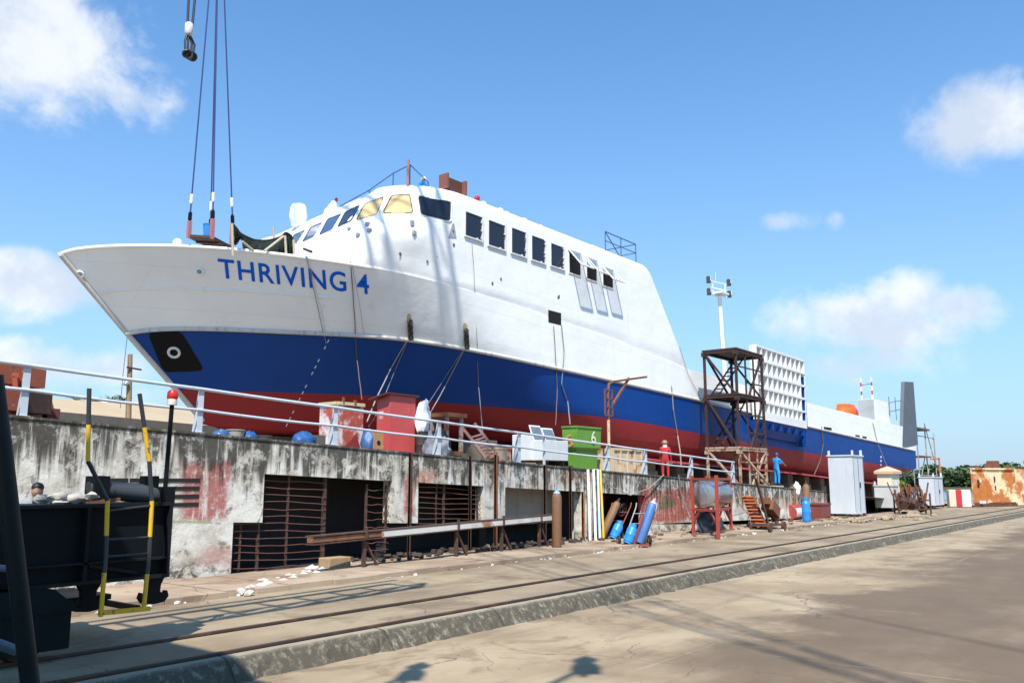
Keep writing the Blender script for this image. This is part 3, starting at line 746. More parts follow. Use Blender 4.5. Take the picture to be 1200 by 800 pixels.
# aft roof rail: box of rails over the rear edge of the block
ar = MB(); A = at(681, 276, Y=YS+.3); zr = 14.42
xA, xB = at(690, 283, Y=YS+.3).x, 40.9
P = [Vector((xA-5.0, YS+5.0, zr)), Vector((xB-3.2, YS+5.0, zr)), Vector((xB-.2, YS+.3, zr)), Vector((xB-.2, YS+5.0, zr)), Vector((xB-3.4, YS+.3, zr))]
hh = Vector((0,0,1.05)); hm = Vector((0,0,.55))
for a, b in ((P[3], P[2]), (P[2], P[4]), (P[0], P[3])):
    ar.tube([a+hh, b+hh], .03, 6); ar.tube([a+hm, b+hm], .025, 6)
for p in (P[2], P[3], P[4], P[0], P[2].lerp(P[4], .5), P[3].lerp(P[2], .5)): ar.tube([p-Vector((0,0,.1)), p+hh], .03, 6)
ar.tube([P[4]+hh, P[4].lerp(P[2], .45)], .03, 6); ar.build('roof_rail', m_rl, ship)
hx = MB(); p = at(705, 288, Y=YS+.6); hx.box((p.x, YS+1.1, 14.5), (1.7, .9, .3)); hx.build('roof_hatch', m_white, ship, bevel=.03)
# upper bridge-front details: radar under plastic and a horn
rp = at(349, 262, Y=31.5); rd = MB(); rd.lathe([(.08,-1.3),(.09,.05),(.3,.15),(.42,.6),(.36,1.05),(.3,1.15),(.02,1.17)], rp-Vector((0,0,.25)), n=14)
rdo = rd.build('radar_dome', M('plastic_wrap', (.78,.78,.78), .35, var=.15, vs=8, bump=.5, bs=6), ship, smooth=60)
hp = at(391, 245, Y=29.2); hn = MB(); hn.lathe([(.5,-.4),(.42,-.1),(.16,.25),(.12,.35)], hp, n=10); ho = hn.build('horn_base', m_white, ship, smooth=40)
hn = MB(); hn.blob(hp+Vector((.05,-.1,.42)), (.08,.08,.11), 3, .05); hn.build('red_lamp', M('lamp_red', (.5,.02,.04), .4), ho, smooth=60)
bp = onto(205, 287.5) or at(205, 286, Y=26.5); bl_ = MB(); bq = at(208, 286, Y=28.6); bl_.lathe([(.1,-.9),(.1,-.05),(.17,0),(.17,.08),(.12,.18),(.02,.21)], bq, n=12); bl_.build('vent_cap', m_white, ship, smooth=40)
br_ = MB(); br_.tube([at(356, 291.5, Y=25.2), at(365, 295, Y=24.6)], .05, 6); br_.build('rope_cleat', m_gask, ship)

# --- side ramp: white ribbed panel folded up against the side
m_ribs = steel('ribbed_white', (.76,.76,.74), .2, 0)
rA, rB, rC, rD = at(880.5,405,Y=22.6), at(937,423.5,Y=22.6), at(940,498,Y=22.6), at(884.5,486,Y=22.6)
rmp = MB(); back = Vector((0, .10, 0))
def rq(u, v): return rA.lerp(rB, u).lerp(rD.lerp(rC, u), v)
rmp.prism([rA+back, rB+back, rC+back, rD+back], (0, .08, 0))
for k in range(11):
    u = k/10; p, q = rq(u, 0), rq(u, 1); t = .07
    rmp.prism([p+Vector((-t,-.34,0)), p+Vector((t,-.34,0)), p+Vector((t,.1,0)), p+Vector((-t,.1,0))], q-p)
for k in range(6):
    v = k/5; p, q = rq(0, v), rq(1, v); t = .075 if k < 5 else .28
    rmp.prism([p+Vector((0,-.36,-t)), p+Vector((0,-.36,t)), p+Vector((0,.1,t)), p+Vector((0,.1,-t))], q-p)
rmo = rmp.build('side_ramp', m_ribs, ship)
hg = MB(); p, q = rq(0, 1)+Vector((0,0,-.32)), rq(1.0, 1)+Vector((0,0,-.32))
hg.prism([p+Vector((0,-.36,0)), p+Vector((0,.5,-.0)), p+Vector((0,.5,-1.0)), p+Vector((0,.2,-1.0))], q-p)
for k in range(6):
    c = p.lerp(q, (k+.5)/6); hg.box(c+Vector((0,-.2,-.35)), (.22,.35,.35))
c = rq(1, 1); hg.prism([c+Vector((.05,-.3,3.6)), c+Vector((.3,-.3,3.5)), c+Vector((.3,-.3,-1.6)), c+Vector((-.2,-.3,-1.6))], (0, .6, 0))
hg.build('ramp_hinge', m_blue, ship)
# bulwark step by the tower, deckhouse aft, stern ramp
dk = at(1024,467,Y=YS+.4); dkb = at(1024,500,Y=YS+.4)
x0 = dk.x; x1 = at(1041.5,472,Y=YS+.4).x; yfar = at(1005, 467, X=x0).y
dh = MB(); dh.bb((x0, YS+.4, dkb.z-1.5), (x1, min(yfar, 36), dk.z)); dho = dh.build('aft_deckhouse', steel('deckhouse_white', (.86,.86,.85), .2, .3), ship)
dl = MB(); dl.bb((x0-.03, YS+.42, dkb.z-1.2), (x0-.004, min(yfar, 36)-.02, dk.z-.03)); dl.build('grey_panel', M('grey_pale', (.30,.31,.31), .7, var=.3, vs=1, streak=.4), dho)  # thin grey panel over the forward face of the deckhouse
m_band = M('band_red', (.4,.03,.04), .5)
for yy, pxx in ((YS+.6, 1023),(min(yfar,36)-.3, 1006)):
    xq = x0+.3; pz = dk.z
    for k in range(5):
        b = MB(); b.tube([(xq, yy, pz+k*.42), (xq, yy, pz+k*.42+.42)], .07, 8); b.build('signal_pole', m_band if k % 2 else m_white, dho)
b = MB(); b.tube([(x0+.3, YS+.6, dk.z+1.5), (x0+.3, min(yfar,36)-.3, dk.z+1.4)], .03, 6); b.build('pole_wire', m_gask, dho)
m_stern = M('primer_grey', (.10,.115,.13), .6, var=.25, vs=1.2, streak=.3)
stp = MB(); s0, s1, s2, s3 = at(1057.5,525,Y=YS-.02), at(1076,521,Y=YS-.02), at(1070.5,447.5,Y=YS-.02), at(1060,447,Y=YS-.02)
stp.prism([s0, s1, s2, s3], (0, .35, 0)); stp.build('stern_ramp', m_stern, ship)
sr = MB(); a, b = at(1043,488,Y=YS+.3), at(1058,496,Y=YS+.3)
for h in (0, .9): sr.tube([a+Vector((0,0,.5+h)), b+Vector((0,0,1.5+h))], .03, 5)
for t in (0, .5, 1): c = a.lerp(b, t); sr.tube([c, c+Vector((0,0,2+t*.7))], .03, 5)
sr.build('stern_rail', m_gask, ship)
ms = MB(); a, b = at(813,448,Y=YS+1.2), at(824,450,Y=YS+1.2)
# chain plates where the side ropes leave the hull
for px, py in ((479.5,377),(545,388)):
    b = MB(); p = onto(px, py, (HB,), .05); q = onto(px+.5, py+17, (HB,), .09)
    n = 7
    for k in range(n): torus(b, p.lerp(q, k/(n-1))+Vector((0,-.03,0)), (1,0,0) if k % 2 else (.2,1,.1), .10, .035, 10, 6)
    b.build('shackle_chain', M('chain_black', (.035,.03,.025), .7, rust=.3), ship, smooth=60)
    plate([[(px-2.5,py-8),(px,py-10),(px+2.2,py-7),(px+3.5,py+14),(px-2,py+13)]], 'rust_stain', M('rust_stain', (.52,.42,.24), .8, var=.5, vs=9), .008, (HB,), sub=4)

# ------------------------------------------------------------------ things along the quay wall
m_galv = M('rail_paint', (.50,.55,.60), .5, var=.15, vs=6, rust=.06, rs=6, streak=.3)
m_rust = M('rusty_steel', (.16,.065,.035), .8, var=.35, vs=5, rust=.5, rs=4)
m_drust = M('dark_rust', (.075,.038,.028), .85, var=.35, vs=5, rust=.3, rs=5)
m_conc = M('plain_concrete', (.38,.34,.28), .9, var=.3, vs=4, streak=.5, bump=.4)
m_bkp = M('black_steel', (.007,.008,.009), .55, var=.3, vs=3, spec=.12)
gr = thing('guard_railing', 'pale grey two-bar guard railing along the edge of the quay wall', 'railing', (8, 19.2, ytop(8)))
PX = [at(x, y, Y=19.15).x for x, y in ((27,488),(233,506.6),(392,519.6),(514,530),(608,540.4),(713,550),(757,555.5),(811,560.5),(860,566.5))]
PX = [PX[0]-8.2, PX[0]-4.1]+PX
for x in PX:
    b = MB(); z = ytop(x)+.045
    b.prism([(x-.035, 19.12, z), (x-.035, 19.42, z), (x-.035, 19.2, z+1.1), (x-.035, 19.12, z+1.1)], (.035, 0, 0))
    b.bb((x-.085, 19.105, z), (x+.06, 19.125, z+1.12)); b.bb((x-.12, 19.06, z), (x+.1, 19.38, z+.02))
    b.build('post', m_galv, gr)
for h, r, nm in ((1.08, .042, 'top_rail'), (.56, .036, 'middle_rail')):
    b = MB(); pts = []
    for a, c in zip(PX, PX[1:]):
        for k in range(4):
            x = a+(c-a)*k/4; pts.append((x, 19.08, ytop(x)+.045+h-(.03*math.sin(math.pi*k/4) if h < 1 else .01*math.sin(math.pi*k/4))))
    pts.append((PX[-1], 19.08, ytop(PX[-1])+.045+h)); b.tube(pts, r, 8); b.build(nm, m_galv, gr, smooth=60)
b = MB(); x = at(636,541,Y=19.2).x; b.bb((x-.035, 19.1, ytop(x)+.045), (x+.035, 19.17, ytop(x)+1.15)); b.build('stay_post', m_galv, gr)

# steel posts and runs down the wall face
STEEL = [(481,535,625,.07,m_drust,'black stained steel post beside the red wall patch'),(551,538,610,.04,m_drust,'dark stained post above the second grille'),(581,536,640,.10,m_rust,'bright rusty steel post in the middle of the wall'),
         (638,548,640,.035,m_drust,'thin dark pipe above the tall brown cylinder'),(668,550,640,.05,m_drust,'brown stained post right of the brown cylinder'),(683,579,637,.10,M('orange_rust', (.42,.17,.05), .85, rust=.5, rs=5, var=.3),'orange rusted post at the wall recess edge')]
for x, y0, y1, wd_, mt, lab in STEEL:
    A = at(x, y0, Y=18.95); b = MB(); b.bb((A.x-wd_/2, 18.9, .1), (A.x+wd_/2, 18.97, A.z+.1))
    b.bb((A.x-wd_/2, 18.87, .1), (A.x-wd_/2+.015, 18.99, A.z+.1)); tag(b.build('steel_post', mt), lab, 'post', 'steel posts down the wall face')
def grille(lab, xa, xb, z0, z1, vert, n, mt, bend=.03):
    t = thing('bar_grille', lab, 'grille', ((xa+xb)/2, 19.15, z0), 'rusty bar grilles in the wall openings')
    b = MB()
    for k in range(n):
        z = z0+(z1-z0)*(k+.5)/n; ph = random.random()*6
        pts = [(xa+(xb-xa)*q/8, 19.12+.02*math.sin(q+ph), z-.045*(xa+(xb-xa)*q/8-xa)+bend*math.sin(q*.9+ph)*random.random()) for q in range(9)]; b.tube(pts, .012, 5)
    b.build('horizontal_bars', mt, t)
    b = MB()
    for x, r in vert: b.bb((x-r, 19.13, z0), (x+r, 19.13+2*r, z1-.0405*(x-xa)+.05))
    b.build('upright_bars', m_drust, t)
m_bar = M('bar_rust', (.13,.055,.04), .75, var=.4, vs=5, rust=.3)
grille('wide rusty bar grille in the left wall opening below the bow', xs_[3]+.03, WX(385,600), .14, 2.55, [(WX(285,640), .02), (WX(306,640), .03), (WX(341,600), .025), (WX(384,600), .045)], 13, m_bar)
grille('grille of bars in the dark opening right of the bare gap', WX(432,600), WX(459,590), .3, 2.25, [(WX(433,600), .03), (WX(456,600), .025)], 9, m_bar)
grille('square bar grille in the second wall opening', WX(491,590), WX(566,590), 1.0, 2.3, [(WX(515,590), .02), (WX(524,590), .03), (WX(563,590), .02)], 8, m_bar)
# white beam on trestles lying along the ledge
A, B = at(363, 633, Y=17.6), at(646, 606, Y=18.2)
bt = thing('channel_beam', 'long white rust-flaked steel beam propped level along the ledge', 'beam', (A.x, A.y, .12))
b = MB(); b.bar(A, A.lerp(B,.22), .20, .12); b.build('web', M('beam_orange', (.20,.10,.05), .8, var=.4, rust=.5, rs=2), bt)
b = MB(); b.bar(A.lerp(B,.22), B, .24, .16); b.build('web', M('flaked_white', (.62,.60,.55), .7, var=.15, rust=.32, rs=1.6, rustcol=(.30,.12,.045)), bt)
b = MB(); b.bar(A+Vector((0,.02,.10)), B+Vector((0,.02,.10)), .30, .03); b.bar(A+Vector((0,.02,-.10)), B+Vector((0,.02,-.10)), .30, .03); b.pieces('flange', m_drust, bt)
for t in (.17, .52, .73, .93):
    P = A.lerp(B, t); b = MB(); b.bar((P.x, P.y, .1), (P.x, P.y, P.z-.1), .09); b.bar((P.x+.5, P.y, .12), (P.x, P.y, P.z-.12), .06); b.bar((P.x-.05, P.y-.14, P.z-.1), (P.x-.05, P.y-.14, P.z+.22), .06); b.build('leg', m_drust, bt)
# light partition in the third opening
xa, xb = WX(594,590), WX(690,590)
pb = MB(); pb.prism([(xa-.1, 20.5, 0.78), (xb+2.5, 20.5, .70), (xb+2.5, 20.5, 2.6), (xa-.1, 20.5, 2.75)], (0, .12, 0))
tag(pb.build('partition_wall', M('partition_grey', (.42,.39,.34), .9, var=.2, streak=.6)), 'grey concrete partition inside the open wall recess', 'wall')
pb = MB(); pb.bb((WX(683,600)+.25, 19.4, .08), (WX(683,600)+.4, 20.49, 2.3)); tag(pb.build('side_wall', M('reveal_white', (.62,.60,.56), .9, var=.2)), 'pale side wall of the open recess beside the white pipes', 'wall')
# scrap heaped in the recess
sp = MB()
for k in range(150):
    x = random.uniform(WX(400,640), WX(690,640)); y = random.uniform(18.2, 19.6); s = random.uniform(.04, .16)
    sp.box((x, y, .13+s*.3), (s*random.uniform(.6,2.5), s, s*.7), Matrix.Rotation(random.random()*3, 3, 'Z') @ Matrix.Rotation(random.random(), 3, 'X'))
tag(sp.build('rubble', M('scrap_mix', (.06,.042,.034), .9, var=.6, vs=1.7, chips=(.3,.28,.26), rs=1.2)), 'loose scrap and rubble lying under the beam', 'rubble', kind='stuff')
sp = MB()
for k in range(120):
    t = random.random(); P = at(288+125*t+random.gauss(0,3), 694-32*t+random.gauss(0,2), Z=.0); s = abs(random.gauss(.06, .035))+.02
    sp.blob((P.x, P.y, s*.5+.002), (s*1.3, s, s*.7), k, .3, 1)
for k in range(200):
    x = random.uniform(0, 60); s = abs(random.gauss(.0, .03))+.012; sp.blob((x, 16.0+random.gauss(0,.12), s*.5), (s*1.3, s, s*.8), k, .3, 1)
tag(sp.build('rubble', M('white_rubble', (.5,.48,.44), .9, var=.35, vs=9)), 'white broken stones spilled along the ledge kerb', 'rubble', kind='stuff')
for x, y, c, lab in ((392,668,(.35,.24,.13),'square yellow-brown block under the end of the grille post'),):
    P = at(x, y, Y=18.4); b = MB(); b.box((P.x, 18.4, .24), (.75, .45, .26)); tag(b.build('concrete_block', M('block_tan', c, .9, var=.3, bump=.5), bevel=.02), lab, 'block')
# pipes down the wall
for x, lab, mt, r in ((689,'leftmost white plastic pipe standing against the wall',M('pvc_white', (.78,.78,.76), .4, var=.06, streak=.3),.055),(695.5,'second white plastic pipe from the left against the wall',M('pvc_white',(1,1,1)),.055),(700.5,'pale blue-white plastic pipe beside the yellow pole',M('pvc_blue', (.52,.68,.82), .4),.05)):
    A = at(x, 550, Y=18.8); B = at(x+2.5, 633, Y=18.4); b = MB(); b.tube([B, A], r, 10); tag(b.build('plastic_pipe', mt, smooth=60), lab, 'pipe', 'plastic pipes against the wall')
A = at(703.5, 551, Y=18.85); B = at(707, 615, Y=18.5); b = MB(); b.tube([(B.x, 18.5, .12), A, A+Vector((0,.28,.02))], .05, 8); tag(b.build('yellow_pole', M('pole_yellow', (.72,.42,.02), .45, var=.1), smooth=60), 'bright yellow pole right of the white pipes', 'pole')

# gas cylinders
def cylinder(lab, base, top, r, mt, mcap, group='tall gas cylinders in the yard', name='gas_cylinder'):
    base, top = Vector(base), Vector(top); ax = top-base; H = ax.length
    t = thing(name, lab, 'gas cylinder', base, group)
    b = MB(); b.lathe([(r*.9, 0), (r, .03), (r, H*.84), (r*.93, H*.89), (r*.62, H*.95), (r*.34, H*.97)], base, ax, 18); b.build('shell', mt, t, smooth=45)
    b = MB(); b.lathe([(r*.94, H*.875), (r*.64, H*.952), (r*.36, H*.972), (r*.34, H*1.0), (r*.15, H*1.0), (r*.15, H*1.05), (r*.05, H*1.05)], base, ax, 14); b.box(base+ax*1.03, (.12,.05,.05)); b.build('valve', mcap, t, smooth=40)
m_brown = M('cyl_brown', (.22,.115,.055), .65, var=.25, vs=5, rust=.2, rs=5, streak=.5)
m_bluecap = M('cap_blue', (.28,.42,.60), .5)
P = at(652.5, 641, Z=.13); Tp = at(652.5, 573, Y=P.y); cylinder('tall brown gas cylinder with a pale blue shoulder standing alone on the ledge', P, Tp, .17, m_brown, m_bluecap)
for x, yt, lab in ((928.5,568,'brown gas cylinder against the wall, white sack hung on it'),(944.5,565,'brown gas cylinder against the wall behind the blue gas bottle')):
    P = at(x, 608, Z=.13); Tp = at(x, yt, Y=P.y); cylinder(lab, P, Tp, .2, m_brown, m_drust)
P = at(934, 574, Y=at(928.5,608,Z=.13).y-.1); b = MB(); b.blob(P, (.27,.2,.4), 5, .35, 3); tag(b.build('white_sack', M('sack_white', (.78,.78,.78), .6, bump=.6, bs=8), smooth=60), 'white sack hanging from the brown cylinder', 'sack')
m_lpg = M('lpg_blue', (.02,.24,.72), .42, var=.12, vs=5, streak=.3)
def lpg(lab, base, ax, H=.62, r=.17):
    base = Vector(base); ax = Vector(ax).normalized(); t = thing('gas_bottle', lab, 'gas bottle', base, 'short blue gas bottles')
    b = MB(); b.lathe([(r*.85,0),(r*.85,H*.07),(r*.97,H*.09),(r,H*.15),(r,H*.42),(r*1.03,H*.44),(r,H*.46),(r,H*.7),(r*.9,H*.8),(r*.5,H*.87)], base, ax, 18); b.build('shell', m_lpg, t, smooth=40)
    b = MB(); b.lathe([(r*.62,H*.82),(r*.66,H*1.0),(r*.58,H*1.0),(r*.5,H*.84)], base, ax, 14); b.build('collar', m_lpg, t, smooth=40)
    b = MB(); b.lathe([(r*.16,H*.85),(r*.16,H*.98),(r*.05,H*.98)], base, ax, 8); b.build('valve', m_drust, t)
P = at(945.5, 613.5, Z=.02); lpg('blue gas bottle standing upright by the red and white drum', P+Vector((0,0,.02)), (0,0,1), at(945,582,Y=P.y).z-.04, .23)

# hand trucks carrying cylinders
def hand_truck(lab, px, mt, lean, wheelcol, yaw):
    P = at(*px, Z=.03); t = thing('cylinder_truck', lab, 'hand truck', P, 'cylinder trucks by the wall')
    lx, ly = Vector((math.cos(yaw), math.sin(yaw), 0)), Vector((-math.sin(yaw), math.cos(yaw), 0))
    up = (Vector((0,0,1))*math.cos(lean)+ly*.35*math.sin(lean)+lx*math.sin(lean)).normalized()
    b = MB(); c = P+Vector((0,0,.08))
    b.prism([c-lx*.55-ly*.22, c+lx*.45-ly*.22, c+lx*.5+ly*.2, c-lx*.5+ly*.2], (0,0,.02)); b.prism([c-lx*.55-ly*.22, c+lx*.45-ly*.22, c+lx*.42-ly*.24+Vector((0,0,-.07)), c-lx*.52-ly*.24+Vector((0,0,-.07))], ly*.02); b.build('toe_plate', M('plate_red', (.17,.035,.025), .7, rust=.35, var=.2), t)
    b = MB()
    for s in (-.42, .38): b.tube([c+lx*s+ly*.2, c+lx*s+ly*.2+up*1.45, c+lx*s+ly*.32+up*1.62], .022, 6)
    for h in (.35, .8, 1.2): b.tube([c-lx*.42+ly*.2+up*h, c+lx*.38+ly*.2+up*h], .018, 6)
    b.build('frame', mt, t, smooth=60)
    for s in (-.55, .62):
        w = c+lx*s+ly*.30+Vector((0,0,.12)); b = MB(); torus(b, w, lx, .14, .055, 20, 8); wo = b.build('wheel', M('tyre', (.02,.02,.02), .8), t, smooth=60)
        b = MB(); b.lathe([(.12,-.035),(.12,.035),(.04,.05),(.04,-.05)], w, lx, 14); b.build('hub', wheelcol, wo, smooth=40)
    b = MB(); a0 = c+lx*.1+ly*.3+up*1.3; b.tube([a0+Vector((.25*math.cos(k*.5), .1*math.sin(k*.3), .25*math.sin(k*.5)-.0)) for k in range(28)], .014, 5); b.build('hose_coil', M('hose_dark', (.05,.03,.03), .6), t)
    return c, lx, ly, up
c, lx, ly, up = hand_truck('rusty cylinder truck holding a leaning brown cylinder', (713, 634), M('truck_red', (.25,.05,.035), .7, rust=.4), .50, M('hub_grey', (.2,.2,.2), .6), -.75)
cylinder('leaning brown gas cylinder strapped on the left hand truck', c-lx*.3+ly*.0+Vector((0,0,.03)), c-lx*.3+up*1.75, .15, m_brown, m_drust)
lpg('blue gas bottle tilted on the left hand truck', c+lx*.18-ly*.05+Vector((0,0,.03)), up, .75, .19)
c2, lx, ly, up = hand_truck('cylinder truck with yellow wheel hubs beside the rusty one', (745, 640), M('truck_grey', (.3,.3,.3), .6, rust=.3), .42, M('hub_yellow', (.7,.36,.02), .5), -.75)
cylinder('leaning tall blue gas cylinder on the truck with yellow hubs', c2+lx*.12-ly*.03+Vector((0,0,.03)), c2+lx*.12+up*1.72, .165, M('cyl_blue', (.06,.17,.42), .5, var=.25, streak=.4), M('valve_white', (.6,.6,.58), .5))
lpg('blue gas bottle tilted beside the tall blue cylinder', c2-lx*.33-ly*.05+Vector((0,0,.03)), up, .75, .19)
b = MB(); b.bar(c2-lx*.12-ly*.12+Vector((0,0,.03)), c2-lx*.12-ly*.10+up*1.1, .12, .03); tag(b.build('steel_channel', M('channel_red', (.30,.05,.035), .6, rust=.2)), 'red steel strip leaning between the two cylinders', 'steel strip')
P = at(780, 622, Z=.14); b = MB(); b.bb((P.x-.9, P.y+.1, .2), (P.x+.7, P.y+.9, .32)); b.bb((P.x-.8, P.y+.2, .1), (P.x-.6, P.y+.8, .2)); b.bb((P.x+.4, P.y+.2, .1), (P.x+.6, P.y+.8, .2)); tag(b.build('steel_pallet', m_bkp), 'low black steel pallet behind the yellow-hubbed truck', 'pallet')

# red stand cradling the foil-wrapped drum
P = at(813, 626, Z=.1); Q = at(842, 631, Z=.02); S_ = at(857, 622, Z=.1)
st = thing('drum_stand', 'red steel stand holding a foil-wrapped drum in front of the wall', 'stand', Q)
m_sred = M('stand_red', (.36,.055,.035), .6, var=.2, rust=.22, rs=4)
zt = at(813, 561, Y=P.y).z
cs = [Vector((P.x, P.y, 0)), Vector((Q.x, Q.y, 0)), Vector((S_.x, S_.y, 0)), Vector((P.x+S_.x-Q.x, P.y+S_.y-Q.y, 0))]
b = MB()
for c in cs: b.bar(c+Vector((0,0,.02)), c+Vector((0,0,zt+.15)), .12, up=(1,0,0))
b.pieces('post', m_sred, st)
b = MB()
for k in range(4):
    for h in (zt*.47, zt): b.bar(cs[k]+Vector((0,0,h)), cs[(k+1) % 4]+Vector((0,0,h)), .10)
    for a, c in ((cs[k], cs[(k+1) % 4]), (cs[(k+1) % 4], cs[k])): b.bar(a+Vector((0,0,zt*.22)), a.lerp(c, .28)+Vector((0,0,zt*.46)), .07)
b.build('rails', m_sred, st)
m_foil = M('foil', (.55,.55,.56), .25, .9, var=.4, vs=9, bump=.9, bs=7)
ctr = sum(cs, Vector())/4; axd = (cs[1]-cs[2]).normalized()*-1; hd = (cs[1]-cs[2]).length*.52
axd = Vector((1, .12, 0)).normalized(); rD_ = (zt*.5)*.48; c0 = Vector((ctr.x, ctr.y, zt*.73))
b = MB(); b.lathe([(rD_*.6,-1.32),(rD_*.97,-1.28),(rD_,-1.2),(rD_*1.03,-.4),(rD_,-.35),(rD_*1.03,.45),(rD_,.5),(rD_,1.2),(rD_*.9,1.28)], c0, axd, 24); tag(b.build('foil_drum', m_foil, smooth=40), 'drum wrapped in crumpled foil lying in the red stand', 'drum')
b = MB(); b.blob((ctr.x, ctr.y+.2, .42), (1.0,.5,.5), 9, .3, 3); tag(b.build('black_bag', M('bag_black', (.03,.03,.035), .4, bump=.5), smooth=60), 'dark tarp bundle underneath the red stand', 'tarp')

# orange step cart
A, B = at(905, 621, Z=.05), at(882, 580, Y=17.6)
sc_ = thing('step_cart', 'rusty orange step ladder tipped on a small wheeled cart', 'cart', A, )
m_or = M('step_orange', (.46,.13,.035), .7, rust=.3, rs=5)
b = MB(); up_ = (B-A); dy = Vector((.15,.6,0))
b.bar(A+Vector((-.7,0,.2)), B, .10, .07); b.bar(A+Vector((-.7,0,.2))+dy, B+dy, .10, .07); b.pieces('stringer', m_drust, sc_)
b = MB()
for k in range(9):
    p = (A+Vector((-.7,0,.2))).lerp(B, (k+.6)/9.4); b.box(p+dy*.5, (.34, .62, .05), Matrix.Rotation(.35, 3, 'Y'))
b.pieces('tread', m_or, sc_)
b = MB(); q = A+Vector((.1,.1,.25)); b.bb(q+Vector((-1.2,-.3,-.04)), q+Vector((.9,.5,.04)))
b.bar(q+Vector((-.3,.0,0)), q+Vector((-1.0,.2,2.2)), .08); b.bar(q+Vector((.5,.3,0)), q+Vector((-.5,.5,2.3)), .06); b.bar(q+Vector((.6,-.1,.0)), q+Vector((.1,.3,1.1)), .1)
b.build('chassis', m_drust, sc_)
b = MB(); b.box(q+Vector((.35,.1,.75)), (.9,.6,.5), Matrix.Rotation(.5,3,'Y')); b.box(q+Vector((-.1,.2,1.15)), (.6,.5,.3), Matrix.Rotation(.3,3,'Z')); b.lathe([(.2,-.35),(.22,.35),(.05,.4)], q+Vector((.75,.1,.5)), (.2,.3,1), 12); b.build('engine', m_rust, sc_)
for dx, dyy in ((-1.0,-.35),(.75,-.35),(-1.0,.5),(.75,.5)):
    b = MB(); b.lathe([(.05,-.06),(.22,-.06),(.22,.06),(.05,.06)], (q.x+dx, q.y+dyy, .23), (0,1,0), 16); b.build('wheel', m_drust, sc_, smooth=40)
b = MB(); b.blob(q+Vector((.95,.2,.55)), (.25,.2,.4), 4, .5, 2); tag(b.build('cloth_bundle', M('rag_grey', (.42,.44,.46), .9, var=.3), smooth=60), 'grey rag bundle hung on the step cart', 'rag')

# ------------------------------------------------------------------ yard clutter behind the railing
def pxbox(xl, xc, xr, yt, yb, Y=None, z0=None, zs=None):
    """extents of a box from its near vertical edge (xc) and the far ends of its two visible faces"""
    A = at(xc, yb, Y=Y) if zs is None else at(xc, yb, Z=zs)
    X0, Y0 = A.x, A.y; X1 = at(xr, yb, Y=Y0).x; Y1 = at(xl, yb, X=X0).y; zt = at(xc, yt, Y=Y0).z
    return X0, X1, Y0, Y1, (A.z if z0 is None else z0), zt
def sheetbox(name, lab, cat, ext, mats, group=None, lid=True, feet=.12):
    X0, X1, Y0, Y1, z0, z1 = ext
    t = thing(name, lab, cat, ((X0+X1)/2, (Y0+Y1)/2, z0), group)
    b = MB(); b.bb((X0, Y0, z0+feet), (X1, Y1, z1)); b.build('body', mats[0], t, bevel=.015)
    if feet:
        b = MB()
        for x in (X0+.1, X1-.1):
            for y in (Y0+.1, Y1-.1): b.bb((x-.07, y-.07, z0), (x+.07, y+.07, z0+feet+.01))
        b.pieces('foot', m_drust, t)
    return t, ext
m_rbox = M('faded_red', (.50,.07,.065), .38, var=.2, vs=1.4, chips=(.62,.56,.55), rs=.55, streak=.2)
# red sheet-metal booth
e = pxbox(440.5, 455.5, 486, 461, 527, Y=20.3); e = (*e[:4], yard((e[0]+e[1])/2)-.02, e[5])
t, _ = sheetbox('metal_booth', 'tall faded red sheet-metal booth with a dark lid behind the railing', 'booth', e, [m_rbox])
b = MB(); X0, X1, Y0, Y1, z0, z1 = e; b.prism([(X0-.22, Y0-.1, z1-.02), (X0-.22, Y1+.2, z1-.18), (X1+.08, Y1+.2, z1-.18), (X1+.08, Y0-.1, z1-.02)], (0,0,.05)); b.build('lid', M('lid_maroon', (.10,.02,.02), .6), t)
zz = z1-.55; letters('PORT', [(X0-.012, Y1-.12, zz), (X0-.012, Y0+.28, zz), (X0-.012, Y0+.28, zz-.26), (X0-.012, Y1-.12, zz-.26)], 'white_lettering', M('mark_white2', (.75,.72,.7), .6), None, t)
# white and red tank box left of it
e = pxbox(373, 394, 425, 473, 523, Y=20.5); e = (*e[:4], yard((e[0]+e[1])/2)-.02, e[5])
m_tank = M('tank_white_red', (.62,.58,.56), .55, var=.2, vs=2, rust=.55, rs=.9, rustcol=(.34,.06,.04))
t, _ = sheetbox('steel_tank', 'square white steel tank with red rust stains and a yellowed rim', 'tank', e, [m_tank])
X0, X1, Y0, Y1, z0, z1 = e
b = MB()
for a, c in (((X0,Y0),(X1,Y0)), ((X1,Y0),(X1,Y1)), ((X1,Y1),(X0,Y1)), ((X0,Y1),(X0,Y0))): b.bar((a[0],a[1],z1+.03), (c[0],c[1],z1+.03), .12, .1)
b.build('rim', M('rim_yellow', (.55,.44,.24), .6, rust=.3, rs=3), t)
b = MB(); b.bar((X0+.2,Y0-.03,z1), (X0+.2,Y0-.03,z1+.22), .06); b.bar((X1-.4,Y0-.03,z1), (X1-.4,Y0-.03,z1+.16), .08); b.pieces('lug', m_rust, t)
b = MB(); b.prism([(X0+.15,Y0-.02,z0+.14),(X1-.08,Y0-.02,z0+.14),(X1-.3,Y0-.02,z0+.65),(X0+(X1-X0)*.5,Y0-.02,z0+.42)], (0,.03,0)); b.build('red_panel', M('panel_red', (.26,.03,.03), .6, var=.25), t)
